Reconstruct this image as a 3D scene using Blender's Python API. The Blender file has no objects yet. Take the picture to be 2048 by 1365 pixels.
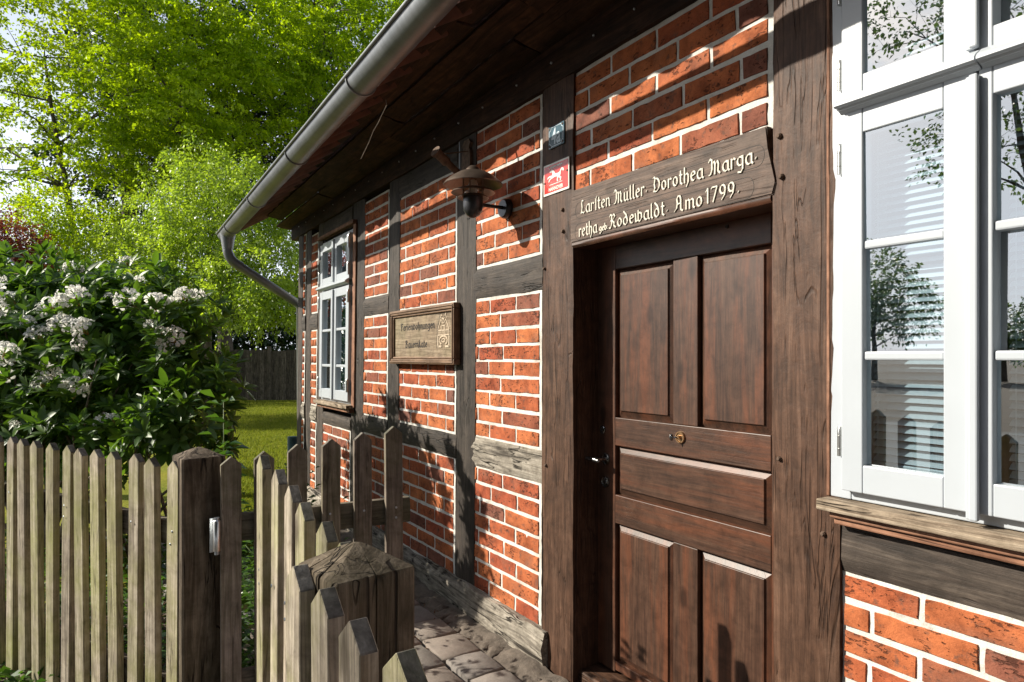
import bpy, bmesh, math, random
import numpy as np
from mathutils import Vector, Matrix, noise

random.seed(7)
rng = np.random.default_rng(11)
sc = bpy.context.scene
col = sc.collection

# ------------------------------------------------------------------ camera, sky, sun, exposure
# World frame: X runs along the house wall (towards the viewer's right), Y into the wall
# (brick face at Y = 0), Z up, ground at 0.
EYE = 1.48                 # camera height
DIST = 1.8376              # camera to wall
F = 1365.0
A_, B_ = 0.5191, 0.8547
cam = bpy.data.cameras.new("camera")
co = bpy.data.objects.new("camera", cam)
col.objects.link(co)
co.location = (0, -DIST, EYE)
co.rotation_euler = (math.radians(90), 0, math.asin(B_))
cam.sensor_width = 36
cam.lens = 36 * F / 2048
cam.shift_y = 32.5 / 2048
cam.clip_start = 0.05
cam.clip_end = 600
sc.camera = co

SUN_TRAVEL = Vector((0.73, 1.0, -0.72)).normalized()
world = bpy.data.worlds.new("World")
sc.world = world
world.use_nodes = True
wn, wl = world.node_tree.nodes, world.node_tree.links
wn.clear()
sky = wn.new("ShaderNodeTexSky")
sky.sky_type = 'NISHITA'
sky.sun_disc = False
sky.sun_elevation = math.asin(-SUN_TRAVEL.z)
sky.sun_rotation = math.atan2(-SUN_TRAVEL.x, -SUN_TRAVEL.y)
sky.air_density = 1.0
sky.dust_density = 1.5
sky.ozone_density = 1.0
tcw = wn.new("ShaderNodeTexCoord")
mpw = wn.new("ShaderNodeMapping")
mpw.inputs["Scale"].default_value = (1.2, 1.2, 4.0)
wl.new(tcw.outputs["Generated"], mpw.inputs["Vector"])
cn = wn.new("ShaderNodeTexNoise")
cn.inputs["Scale"].default_value = 2.2
cn.inputs["Detail"].default_value = 7
cn.inputs["Roughness"].default_value = 0.58
cn.inputs["Distortion"].default_value = 0.5
wl.new(mpw.outputs[0], cn.inputs["Vector"])
cr = wn.new("ShaderNodeValToRGB")
cr.color_ramp.elements[0].position = 0.50
cr.color_ramp.elements[1].position = 0.68
wl.new(cn.outputs["Fac"], cr.inputs["Fac"])
cm = wn.new("ShaderNodeMix")
cm.data_type = 'RGBA'
cm.inputs["B"].default_value = (12.0, 12.8, 14.2, 1)      # sunlit cloud
sx_ = wn.new("ShaderNodeSeparateXYZ")
wl.new(tcw.outputs["Generated"], sx_.inputs[0])
hz_ = wn.new("ShaderNodeMapRange")
hz_.interpolation_type = 'SMOOTHSTEP'
hz_.inputs["From Min"].default_value = 0.05
hz_.inputs["From Max"].default_value = 0.75
hz_.inputs["To Min"].default_value = 0.85
hz_.inputs["To Max"].default_value = 0.0
wl.new(sx_.outputs["Z"], hz_.inputs["Value"])
mxm = wn.new("ShaderNodeMath"); mxm.operation = 'MAXIMUM'
wl.new(cr.outputs["Color"], mxm.inputs[0]); wl.new(hz_.outputs[0], mxm.inputs[1])
wl.new(mxm.outputs[0], cm.inputs["Factor"])
wl.new(sky.outputs["Color"], cm.inputs["A"])
bg = wn.new("ShaderNodeBackground")
bg.inputs["Strength"].default_value = 0.070
wl.new(cm.outputs["Result"], bg.inputs["Color"])
wo = wn.new("ShaderNodeOutputWorld")
wl.new(bg.outputs[0], wo.inputs["Surface"])

sl = bpy.data.lights.new("sun", 'SUN')
sl.energy = 5.0
sl.angle = math.radians(0.55)
sl.color = (1.0, 0.93, 0.80)
so = bpy.data.objects.new("sun", sl)
so.rotation_euler = SUN_TRAVEL.to_track_quat('-Z', 'Y').to_euler()
so.location = (-6, -8, 8)
col.objects.link(so)

sc.view_settings.view_transform = 'Standard'
sc.view_settings.look = 'None'
sc.view_settings.exposure = 0.66
sc.view_settings.gamma = 1.0
sc.view_settings.use_curve_mapping = False
sc.cycles.use_denoising = True
sc.cycles.max_bounces = 8
sc.cycles.transparent_max_bounces = 16

# ------------------------------------------------------------------ survey helpers
# Turn a bearing taken on the photograph (column, row) into a real point on a plane parallel to
# the wall (P), at a given distance from the viewer (G), or from viewer-relative metres (C).
def P(px, py=715.0, y0=0.0):
    n = DIST + y0
    zc = n * F / (B_ * (px - 195.0))
    t = (px - 1024.0) / F
    return Vector((zc * (A_ * t - B_), y0, EYE + (715.0 - py) / F * zc))

def PX(px, y0=0.0):
    return P(px, 715, y0).x

def C(xc, zc, z):
    return Vector((A_ * xc - B_ * zc, B_ * xc + A_ * zc - DIST, z))

def G(px, py, zc):
    return C((px - 1024.0) / F * zc, zc, EYE + (715.0 - py) / F * zc)

def lean(x):                      # the old frame leans a little more the further down the house
    return max(0.0, (-x - 2.4)) * 0.0105

def LX(x, z):
    return x + lean(x) * (z - EYE)

# ------------------------------------------------------------------ object helpers
def tag(o, label=None, cat=None, group=None, kind=None):
    if label: o['label'] = label
    if cat: o['category'] = cat
    if group: o['group'] = group
    if kind: o['kind'] = kind
    return o

def empty(name, loc, label, cat, group=None, rz=0):
    o = bpy.data.objects.new(name, None)
    o.empty_display_size = 0.1
    o.location = loc
    o.rotation_euler = (0, 0, rz)
    col.objects.link(o)
    return tag(o, label, cat, group)

def link(name, me, mat, parent=None, mw=None):
    o = bpy.data.objects.new(name, me)
    col.objects.link(o)
    if mat is not None and not me.materials:
        me.materials.append(mat)
    if mw is not None:
        if parent is not None:
            pm = parent_world(parent)
            o.parent = parent
            o.matrix_basis = pm.inverted() @ mw
        else:
            o.matrix_basis = mw
    elif parent is not None:
        pm = parent_world(parent)
        o.parent = parent
        o.matrix_basis = pm.inverted()
    return o

def parent_world(o):
    m = o.matrix_basis.copy()
    p = o.parent
    while p is not None:
        m = p.matrix_basis @ m
        p = p.parent
    return m

def bm_mesh(bm, name, smooth=False):
    bmesh.ops.recalc_face_normals(bm, faces=bm.faces[:])
    me = bpy.data.meshes.new(name)
    bm.to_mesh(me)
    bm.free()
    if smooth:
        me.polygons.foreach_set("use_smooth", [True] * len(me.polygons))
    return me

def pydata(name, vs, fs, smooth=False):
    me = bpy.data.meshes.new(name)
    me.from_pydata([tuple(v) for v in vs], [], fs)
    me.update()
    if smooth:
        me.polygons.foreach_set("use_smooth", [True] * len(me.polygons))
    return me

def frame(origin, xdir, ydir):
    x = Vector(xdir).normalized()
    y = Vector(ydir)
    y = (y - x * y.dot(x)).normalized()
    z = x.cross(y)
    return Matrix.Translation(origin) @ Matrix((x, y, z)).transposed().to_4x4()

def add_box(bm, x0, x1, y0, y1, z0, z1, bevel=0.0):
    vs = [bm.verts.new(v) for v in ((x0, y0, z0), (x1, y0, z0), (x1, y1, z0), (x0, y1, z0),
                                    (x0, y0, z1), (x1, y0, z1), (x1, y1, z1), (x0, y1, z1))]
    fs = [(0, 3, 2, 1), (4, 5, 6, 7), (0, 1, 5, 4), (1, 2, 6, 5), (2, 3, 7, 6), (3, 0, 4, 7)]
    faces = [bm.faces.new([vs[i] for i in f]) for f in fs]
    if bevel > 0:
        es = list({e for f in faces for e in f.edges})
        bmesh.ops.bevel(bm, geom=es, offset=bevel, segments=2, profile=0.5, affect='EDGES', clamp_overlap=True)

def box(name, x0, x1, y0, y1, z0, z1, mat, parent=None, bevel=0.003, along='x'):
    """an axis-aligned box; its object's local X runs along the grain"""
    c = Vector(((x0 + x1) / 2, (y0 + y1) / 2, (z0 + z1) / 2))
    dx, dy, dz = (x1 - x0) / 2, (y1 - y0) / 2, (z1 - z0) / 2
    bm = bmesh.new()
    if along == 'x':
        add_box(bm, -dx, dx, -dy, dy, -dz, dz, bevel)
        m = Matrix.Translation(c)
    elif along == 'z':
        add_box(bm, -dz, dz, -dy, dy, -dx, dx, bevel)
        m = frame(c, (0, 0, 1), (0, 1, 0))
    else:
        add_box(bm, -dy, dy, -dx, dx, -dz, dz, bevel)
        m = frame(c, (0, 1, 0), (-1, 0, 0))
    return link(name, bm_mesh(bm, name), mat, parent, m)

_tseed = [0]
def timber(name, p0, p1, w, t, mat, parent=None, face=(0, -1, 0), wob=0.004, cham=0.006, seg=None, rough=0.0015, w1=None):
    """hewn beam from p0 to p1 (centre of its front face); w across, t deep behind the face"""
    p0, p1 = Vector(p0), Vector(p1)
    L = (p1 - p0).length
    w1 = w if w1 is None else w1
    n = seg or max(4, min(40, int(L / 0.06)))
    _tseed[0] += 1
    sd = _tseed[0] * 13.7
    prof = []
    k = max(3, min(8, int(w / 0.03)))
    hw = 0.5
    for i in range(k + 1):
        prof.append((-hw + i / k, 0.0, 'f'))
    prof2 = [(hw, 0.5, 's'), (hw, 1.0, 's'), (-hw, 1.0, 's'), (-hw, 0.5, 's')]
    pts = prof + prof2
    m = len(pts)
    vs, fs = [], []
    for i in range(n + 1):
        s = i / n
        x = s * L
        ww = w + (w1 - w) * s
        off = wob * noise.noise(Vector((x * 1.1, sd, 0)))
        woff = wob * 1.4 * noise.noise(Vector((x * 2.3, sd, 5)))
        for (a, b, kd) in pts:
            z = a * ww + off + (a * 2) * woff * 0.5
            y = -b * t
            if kd == 'f':
                e = abs(a * 2)
                if e > 0.99:
                    y -= cham * (1.0 + 0.5 * noise.noise(Vector((x * 9, sd, a))))
                    z += (-1 if a > 0 else 1) * rough * 1.5 * noise.noise(Vector((x * 14, sd + 3, a)))
                y += rough * 2 * noise.noise(Vector((x * 3.0, a * ww * 30, sd)))
            vs.append((x, y, z))
    for i in range(n):
        for j in range(m):
            a, b = i * m + j, i * m + (j + 1) % m
            fs.append((a, b, b + m, a + m))
    fs.append(tuple(range(m)))
    fs.append(tuple(reversed(range(n * m, n * m + m))))
    me = pydata(name, vs, fs)
    bm = bmesh.new(); bm.from_mesh(me)
    bmesh.ops.recalc_face_normals(bm, faces=bm.faces[:])
    bm.to_mesh(me); bm.free()
    for p in me.polygons:
        if len(p.vertices) == 4:
            p.use_smooth = True
    me.set_sharp_from_angle(angle=math.radians(40))
    return link(name, me, mat, parent, frame(p0, p1 - p0, Vector(face)))

def lathe(bm, prof, seg=32, c=(0, 0, 0)):
    rings = []
    for r, z in prof:
        if r < 1e-5:
            rings.append([bm.verts.new((c[0], c[1], c[2] + z))])
        else:
            rings.append([bm.verts.new((c[0] + r * math.cos(2 * math.pi * i / seg), c[1] + r * math.sin(2 * math.pi * i / seg), c[2] + z)) for i in range(seg)])
    for a, b in zip(rings[:-1], rings[1:]):
        for i in range(seg):
            j = (i + 1) % seg
            if len(a) == 1 and len(b) == 1: continue
            if len(a) == 1: bm.faces.new((a[0], b[i], b[j]))
            elif len(b) == 1: bm.faces.new((a[i], b[0], a[j]))
            else: bm.faces.new((a[i], b[i], b[j], a[j]))

def tube_vf(pts, rads, seg=8, closed_ends=True):
    pts = [Vector(p) for p in pts]
    vs, fs = [], []
    up = Vector((0.13, 0.21, 0.97))
    prev = None
    for i, p in enumerate(pts):
        d = (pts[min(i + 1, len(pts) - 1)] - pts[max(i - 1, 0)])
        d = d.normalized() if d.length > 1e-9 else Vector((0, 0, 1))
        if prev is None:
            u = d.cross(up)
            if u.length < 0.05: u = d.cross(Vector((1, 0, 0)))
            u.normalize()
        else:
            u = (prev - d * prev.dot(d)).normalized()
        prev = u
        v = d.cross(u)
        r = rads[i] if hasattr(rads, '__len__') else rads
        for k in range(seg):
            a = 2 * math.pi * k / seg
            vs.append(p + u * (r * math.cos(a)) + v * (r * math.sin(a)))
    for i in range(len(pts) - 1):
        for k in range(seg):
            a, b = i * seg + k, i * seg + (k + 1) % seg
            fs.append((a, b, b + seg, a + seg))
    if closed_ends:
        fs.append(tuple(reversed(range(seg))))
        fs.append(tuple(range((len(pts) - 1) * seg, len(pts) * seg)))
    return vs, fs

def tube(name, pts, rads, mat, parent=None, seg=10, smooth=True):
    vs, fs = tube_vf(pts, rads, seg)
    me = pydata(name, vs, fs, smooth)
    me.set_sharp_from_angle(angle=math.radians(50))
    return link(name, me, mat, parent)

# ------------------------------------------------------------------ materials
def new_mat(name):
    m = bpy.data.materials.new(name)
    m.use_nodes = True
    nt = m.node_tree
    b = nt.nodes["Principled BSDF"]
    return m, nt.nodes, nt.links, b

def mixc(nd, lk, fac, a, b, blend='MIX'):
    m = nd.new("ShaderNodeMix")
    m.data_type = 'RGBA'
    m.blend_type = blend
    for key, v in (("Factor", fac), ("A", a), ("B", b)):
        if hasattr(v, "is_linked") or hasattr(v, "links"):
            lk.new(v, m.inputs[key])
        else:
            m.inputs[key].default_value = v if key == "Factor" else (*v[:3], 1)
    return m.outputs["Result"]

def math_n(nd, lk, op, a, b=None, clamp=False):
    m = nd.new("ShaderNodeMath")
    m.operation = op
    m.use_clamp = clamp
    for i, v in enumerate((a, b)):
        if v is None: continue
        if hasattr(v, "links"): lk.new(v, m.inputs[i])
        else: m.inputs[i].default_value = v
    return m.outputs[0]

def ramp(nd, lk, src, stops):
    r = nd.new("ShaderNodeValToRGB")
    e = r.color_ramp.elements
    while len(e) < len(stops): e.new(0.5)
    for i, (p, c) in enumerate(stops):
        e[i].position = p
        e[i].color = (*c, 1) if len(c) == 3 else c
    lk.new(src, r.inputs["Fac"])
    return r.outputs["Color"]

def noise_n(nd, lk, vec, scale, detail=5, rough=0.55, dist=0.0):
    n = nd.new("ShaderNodeTexNoise")
    n.inputs["Scale"].default_value = scale
    n.inputs["Detail"].default_value = detail
    n.inputs["Roughness"].default_value = rough
    n.inputs["Distortion"].default_value = dist
    lk.new(vec, n.inputs["Vector"])
    return n.outputs["Fac"]

def obj_vec(nd, lk, scale=(1, 1, 1), rand=37.0):
    tc = nd.new("ShaderNodeTexCoord")
    oi = nd.new("ShaderNodeObjectInfo")
    mu = math_n(nd, lk, 'MULTIPLY', oi.outputs["Random"], rand)
    cb = nd.new("ShaderNodeCombineXYZ")
    lk.new(mu, cb.inputs[0]); lk.new(mu, cb.inputs[1])
    va = nd.new("ShaderNodeVectorMath"); va.operation = 'ADD'
    lk.new(tc.outputs["Object"], va.inputs[0]); lk.new(cb.outputs[0], va.inputs[1])
    mp = nd.new("ShaderNodeMapping")
    mp.inputs["Scale"].default_value = scale
    lk.new(va.outputs[0], mp.inputs["Vector"])
    return va.outputs[0], mp.outputs[0], oi.outputs["Random"]

def bump_n(nd, lk, h, strength, dist, bsdf, prev=None):
    b = nd.new("ShaderNodeBump")
    b.inputs["Strength"].default_value = strength
    b.inputs["Distance"].default_value = dist
    lk.new(h, b.inputs["Height"])
    if prev is not None: lk.new(prev, b.inputs["Normal"])
    lk.new(b.outputs[0], bsdf.inputs["Normal"])
    return b.outputs[0]

def wood(name, dark, mid, light, rough=0.8, grain=26, bump=0.5, crack=0.7, green=None, green_amt=0.0, spec=0.25, patch=None, dist=0.004, vary=0.25):
    m, nd, lk, b = new_mat(name)
    raw, g, rnd = obj_vec(nd, lk, (2.0, grain, grain))
    n1 = noise_n(nd, lk, g, 1.0, 8, 0.66, 1.6)
    worn = noise_n(nd, lk, raw, 15, 7, 0.7, 0.4)
    c = ramp(nd, lk, n1, [(0.30, dark), (0.5, mid), (0.70, light)])
    mp = nd.new("ShaderNodeMapping"); mp.inputs["Scale"].default_value = (5.0, grain * 6.0, grain * 6.0)
    lk.new(raw, mp.inputs["Vector"])
    fine = noise_n(nd, lk, mp.outputs[0], 1.0, 4, 0.6, 0.2)
    c = mixc(nd, lk, 0.55, c, ramp(nd, lk, fine, [(0.3, (0.55, 0.55, 0.55)), (0.7, (1.35, 1.35, 1.35))]), 'MULTIPLY')
    pn = noise_n(nd, lk, raw, 3.5, 4, 0.6)
    if patch is not None:
        mpp = nd.new('ShaderNodeMapping'); mpp.inputs['Scale'].default_value = (1.6, 16, 16)
        lk.new(raw, mpp.inputs['Vector'])
        pn = noise_n(nd, lk, mpp.outputs[0], 1.0, 6, 0.65, 0.4)
        c = mixc(nd, lk, ramp(nd, lk, pn, [(0.46, (0, 0, 0)), (0.66, (1, 1, 1))]), c, patch)
    else:
        c = mixc(nd, lk, 0.6, c, ramp(nd, lk, pn, [(0.3, (0.72, 0.72, 0.72)), (0.7, (1.22, 1.22, 1.22))]), 'MULTIPLY')
    c = mixc(nd, lk, 0.8, c, ramp(nd, lk, worn, [(0.32, (0.55, 0.53, 0.50)), (0.5, (1, 1, 1)), (0.68, (1.38, 1.38, 1.38))]), 'MULTIPLY')
    if green is not None:
        gn = noise_n(nd, lk, raw, 2.1, 6, 0.65)
        gm = ramp(nd, lk, gn, [(0.42, (0, 0, 0)), (0.68, (green_amt,) * 3)])
        gf = noise_n(nd, lk, raw, 160, 2, 0.5)
        gm2 = math_n(nd, lk, 'MULTIPLY', gm, math_n(nd, lk, 'ADD', gf, 0.35), True)
        c = mixc(nd, lk, gm2, c, green)
    mp2 = nd.new("ShaderNodeMapping"); mp2.inputs["Scale"].default_value = (0.75, grain * 1.3, grain * 1.3)
    mp2.inputs["Location"].default_value = (11, 3, 7)
    lk.new(raw, mp2.inputs["Vector"])
    cn_ = noise_n(nd, lk, mp2.outputs[0], 1.0, 3, 0.5, 0.6)
    ck = ramp(nd, lk, cn_, [(0.30, (0, 0, 0)), (0.355, (1, 1, 1))])
    ckf = math_n(nd, lk, 'MULTIPLY', math_n(nd, lk, 'SUBTRACT', 1.0, ck), crack)
    c = mixc(nd, lk, ckf, c, (dark[0] * 0.25, dark[1] * 0.22, dark[2] * 0.2))
    mpk = nd.new("ShaderNodeMapping"); mpk.inputs["Scale"].default_value = (1.3, grain * .62, grain * .62)
    mpk.inputs["Location"].default_value = (3, 17, 5)
    lk.new(raw, mpk.inputs["Vector"])
    kn_ = noise_n(nd, lk, mpk.outputs[0], 1.0, 3, 0.55, 0.8)
    ab = math_n(nd, lk, 'ABSOLUTE', math_n(nd, lk, 'SUBTRACT', kn_, 0.5))
    chk = ramp(nd, lk, ab, [(0.004, (0, 0, 0)), (0.016, (1, 1, 1))])
    chm = ramp(nd, lk, noise_n(nd, lk, raw, 5.5, 2, 0.5), [(0.47, (0, 0, 0)), (0.55, (1, 1, 1))])
    chk = math_n(nd, lk, 'SUBTRACT', 1.0, math_n(nd, lk, 'MULTIPLY', math_n(nd, lk, 'SUBTRACT', 1.0, chk), chm))
    c = mixc(nd, lk, math_n(nd, lk, 'MULTIPLY', math_n(nd, lk, 'SUBTRACT', 1.0, chk), crack), c, (dark[0] * 0.2, dark[1] * 0.18, dark[2] * 0.16))
    # knots
    vo = nd.new("ShaderNodeTexVoronoi")
    vo.inputs["Scale"].default_value = 1.0
    mp3 = nd.new("ShaderNodeMapping"); mp3.inputs["Scale"].default_value = (2.6, 6.0, 6.0)
    lk.new(raw, mp3.inputs["Vector"]); lk.new(mp3.outputs[0], vo.inputs["Vector"])
    kn = ramp(nd, lk, vo.outputs["Distance"], [(0.07, (1, 1, 1)), (0.15, (0, 0, 0))])
    c = mixc(nd, lk, math_n(nd, lk, 'MULTIPLY', kn, 0.7), c, (dark[0] * 0.5, dark[1] * 0.45, dark[2] * 0.4))
    # per piece tone
    tone = nd.new("ShaderNodeMapRange")
    tone.inputs["To Min"].default_value = 1 - vary
    tone.inputs["To Max"].default_value = 1 + vary
    lk.new(rnd, tone.inputs["Value"])
    hs = nd.new("ShaderNodeHueSaturation")
    lk.new(tone.outputs[0], hs.inputs["Value"])
    lk.new(c, hs.inputs["Color"])
    lk.new(hs.outputs[0], b.inputs["Base Color"])
    b.inputs["Roughness"].default_value = rough
    b.inputs["Specular IOR Level"].default_value = spec
    h1 = math_n(nd, lk, 'MULTIPLY', n1, 0.5)
    h2 = math_n(nd, lk, 'MULTIPLY', fine, 0.35)
    h3 = math_n(nd, lk, 'MULTIPLY', ck, crack)
    h = math_n(nd, lk, 'ADD', math_n(nd, lk, 'ADD', h1, h2), h3)
    h = math_n(nd, lk, 'ADD', h, math_n(nd, lk, 'MULTIPLY', worn, 0.55))
    h = math_n(nd, lk, 'ADD', h, math_n(nd, lk, 'MULTIPLY', chk, crack * 1.2))
    bump_n(nd, lk, h, bump, dist, b)
    return m

def plain(name, colr, rough=0.5, metal=0.0, spec=0.5, nscale=0, namt=0.15, bump=0.0, bdist=0.002):
    m, nd, lk, b = new_mat(name)
    b.inputs["Roughness"].default_value = rough
    b.inputs["Metallic"].default_value = metal
    b.inputs["Specular IOR Level"].default_value = spec
    if nscale:
        raw, g, rnd = obj_vec(nd, lk)
        n = noise_n(nd, lk, raw, nscale, 6, 0.6)
        c = mixc(nd, lk, 1.0, colr, ramp(nd, lk, n, [(0.3, (1 - namt,) * 3), (0.7, (1 + namt,) * 3)]), 'MULTIPLY')
        lk.new(c, b.inputs["Base Color"])
        if bump: bump_n(nd, lk, n, bump, bdist, b)
    else:
        b.inputs["Base Color"].default_value = (*colr, 1)
    return m

M = {}
M['oak_frame'] = wood('weathered_oak_frame', (0.018, 0.013, 0.010), (0.042, 0.031, 0.024), (0.090, 0.070, 0.055), 0.7, 22, 0.9, 0.8, spec=0.4)
M['oak_door'] = wood('brown_oiled_oak_post', (0.034, 0.016, 0.009), (0.074, 0.037, 0.022), (0.122, 0.068, 0.044), 0.58, 24, 1.0, 0.5, spec=0.3, vary=0.05)
M['oak_grey'] = wood('grey_weathered_oak_sole', (0.07, 0.06, 0.05), (0.26, 0.23, 0.19), (0.42, 0.38, 0.32), 0.9, 20, 1.0, 0.9, dist=0.010, vary=0.05)
M['lintel'] = wood('lintel_oak', (0.042, 0.024, 0.016), (0.095, 0.058, 0.041), (0.155, 0.104, 0.076), 0.65, 30, 0.7, 0.5, spec=0.4, vary=0.03)
M['door'] = wood('stained_door_oak', (0.030, 0.014, 0.009), (0.060, 0.030, 0.019), (0.092, 0.048, 0.030), 0.42, 40, 0.40, 0.2, spec=0.42, patch=(0.115, 0.042, 0.021), dist=0.0015, vary=0.10)
M['soffit'] = wood('dark_eaves_board', (0.018, 0.009, 0.006), (0.045, 0.022, 0.014), (0.09, 0.042, 0.025), 0.8, 16, 0.6, 0.6, dist=0.004)
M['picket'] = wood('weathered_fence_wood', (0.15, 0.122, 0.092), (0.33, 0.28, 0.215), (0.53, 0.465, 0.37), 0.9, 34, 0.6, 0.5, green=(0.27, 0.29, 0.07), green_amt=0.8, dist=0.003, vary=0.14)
M['picket_dark'] = wood('gate_wood_painted_shade', (0.10, 0.080, 0.062), (0.19, 0.155, 0.125), (0.30, 0.25, 0.21), 0.9, 34, 0.6, 0.5, green=(0.16, 0.18, 0.06), green_amt=0.35, dist=0.003, vary=0.12)  # darker copy of the fence wood; the open leaf's shade is in the colour
M['post'] = wood('old_fence_post_wood', (0.045, 0.032, 0.022), (0.105, 0.080, 0.057), (0.22, 0.175, 0.13), 0.92, 26, 0.9, 0.85, green=(0.10, 0.10, 0.04), green_amt=0.22, dist=0.006, vary=0.05)
M['endgrain'] = wood('blackened_end_grain', (0.045, 0.040, 0.034), (0.14, 0.125, 0.108), (0.25, 0.23, 0.20), 0.95, 18, 0.8, 0.6, green=(0.10, 0.12, 0.04), green_amt=0.4)
M['rail'] = wood('dark_fence_rail', (0.05, 0.042, 0.032), (0.12, 0.10, 0.078), (0.20, 0.17, 0.13), 0.9, 26, 0.6, 0.6, green=(0.08, 0.11, 0.04), green_amt=0.5)
M['sill'] = wood('weathered_window_sill', (0.11, 0.075, 0.05), (0.33, 0.26, 0.19), (0.50, 0.42, 0.32), 0.85, 34, 1.0, 0.9, dist=0.006, vary=0.05)
M['sill_red'] = wood('reddish_sill_moulding', (0.11, 0.05, 0.03), (0.26, 0.13, 0.08), (0.36, 0.20, 0.13), 0.7, 30, 0.6, 0.5, vary=0.05)
M['sign_wood'] = wood('carved_sign_wood', (0.115, 0.082, 0.052), (0.24, 0.18, 0.12), (0.35, 0.28, 0.20), 0.6, 40, 0.5, 0.3, green=(0.16, 0.17, 0.08), green_amt=0.4, dist=0.0015, vary=0.05)
M['sign_frame'] = wood('sign_frame_wood', (0.10, 0.06, 0.035), (0.20, 0.125, 0.08), (0.30, 0.20, 0.135), 0.5, 40, 0.4, 0.3, dist=0.0015, vary=0.05)
M['back_board'] = wood('dark_garden_fence_board', (0.035, 0.030, 0.022), (0.09, 0.075, 0.055), (0.16, 0.13, 0.10), 0.9, 14, 0.5, 0.4, vary=0.30)
M['bark'] = plain('tree_bark', (0.075, 0.060, 0.045), 0.95, nscale=9, namt=0.5, bump=0.8, bdist=0.02)
M['twig'] = plain('shrub_twig', (0.16, 0.13, 0.10), 0.9, nscale=20, namt=0.4)
M['zinc'] = None
M['white'] = plain('white_window_paint', (0.45, 0.485, 0.525), 0.32, nscale=3, namt=0.035, spec=0.5, bump=0.04, bdist=0.001)
M['steel'] = plain('stainless_steel', (0.62, 0.62, 0.60), 0.28, 1.0, nscale=60, namt=0.1)
M['galv'] = plain('galvanised_plate', (0.42, 0.46, 0.50), 0.42, 1.0, nscale=30, namt=0.2)
M['iron'] = plain('old_iron', (0.050, 0.042, 0.036), 0.6, 0.5, nscale=40, namt=0.5, bump=0.4)
M['rust'] = plain('rusty_iron', (0.13, 0.085, 0.06), 0.85, 0.2, nscale=35, namt=0.45, bump=0.5)
M['lampcu'] = plain('aged_copper_lamp', (0.20, 0.155, 0.125), 0.42, 0.75, nscale=14, namt=0.3)
M['lampdk'] = plain('dark_lamp_body', (0.055, 0.055, 0.06), 0.32, 0.6, nscale=10, namt=0.3)
M['blackmetal'] = plain('black_iron_handle', (0.30, 0.29, 0.28), 0.22, 0.95, nscale=30, namt=0.2)
M['brass'] = plain('aged_brass', (0.42, 0.26, 0.14), 0.35, 0.9, nscale=40, namt=0.3)
M['letter'] = plain('cream_lettering', (0.62, 0.59, 0.50), 0.6, nscale=60, namt=0.12)
M['ink'] = plain('dark_lettering', (0.018, 0.013, 0.010), 0.7)
M['blue'] = plain('blue_enamel', (0.065, 0.125, 0.165), 0.22, nscale=20, namt=0.2)
M['paleblue'] = plain('pale_enamel_print', (0.55, 0.66, 0.74), 0.3)
M['red'] = plain('red_enamel', (0.66, 0.055, 0.045), 0.2, spec=0.7)
M['offwhite'] = plain('white_enamel', (0.78, 0.76, 0.70), 0.28, nscale=25, namt=0.1)
M['plaster'] = plain('interior_plaster', (0.34, 0.36, 0.36), 0.9)
M['blind'] = plain('blind_slat', (0.72, 0.75, 0.76), 0.45)
M['curtain'] = plain('net_curtain', (0.62, 0.66, 0.70), 0.9)

def zinc():
    m, nd, lk, b = new_mat('weathered_zinc')
    raw, g, rnd = obj_vec(nd, lk)
    n = noise_n(nd, lk, raw, 2.0, 6, 0.6)
    mz = nd.new('ShaderNodeMapping'); mz.inputs['Scale'].default_value = (26, 1.5, 1.5); lk.new(raw, mz.inputs['Vector'])
    n2 = noise_n(nd, lk, mz.outputs[0], 1.0, 7, 0.7)
    c = ramp(nd, lk, n, [(0.35, (0.20, 0.215, 0.23)), (0.65, (0.32, 0.335, 0.35))])
    c = mixc(nd, lk, 0.35, c, ramp(nd, lk, n2, [(0.35, (0.7, 0.66, 0.6)), (0.65, (1.2, 1.2, 1.2))]), 'MULTIPLY')
    lk.new(c, b.inputs["Base Color"])
    b.inputs["Metallic"].default_value = 0.55
    lk.new(ramp(nd, lk, n2, [(0.3, (0.36,) * 3), (0.7, (0.50,) * 3)]), b.inputs["Roughness"])
    bump_n(nd, lk, n, 0.12, 0.01, b)
    return m
M['zinc'] = zinc()

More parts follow.
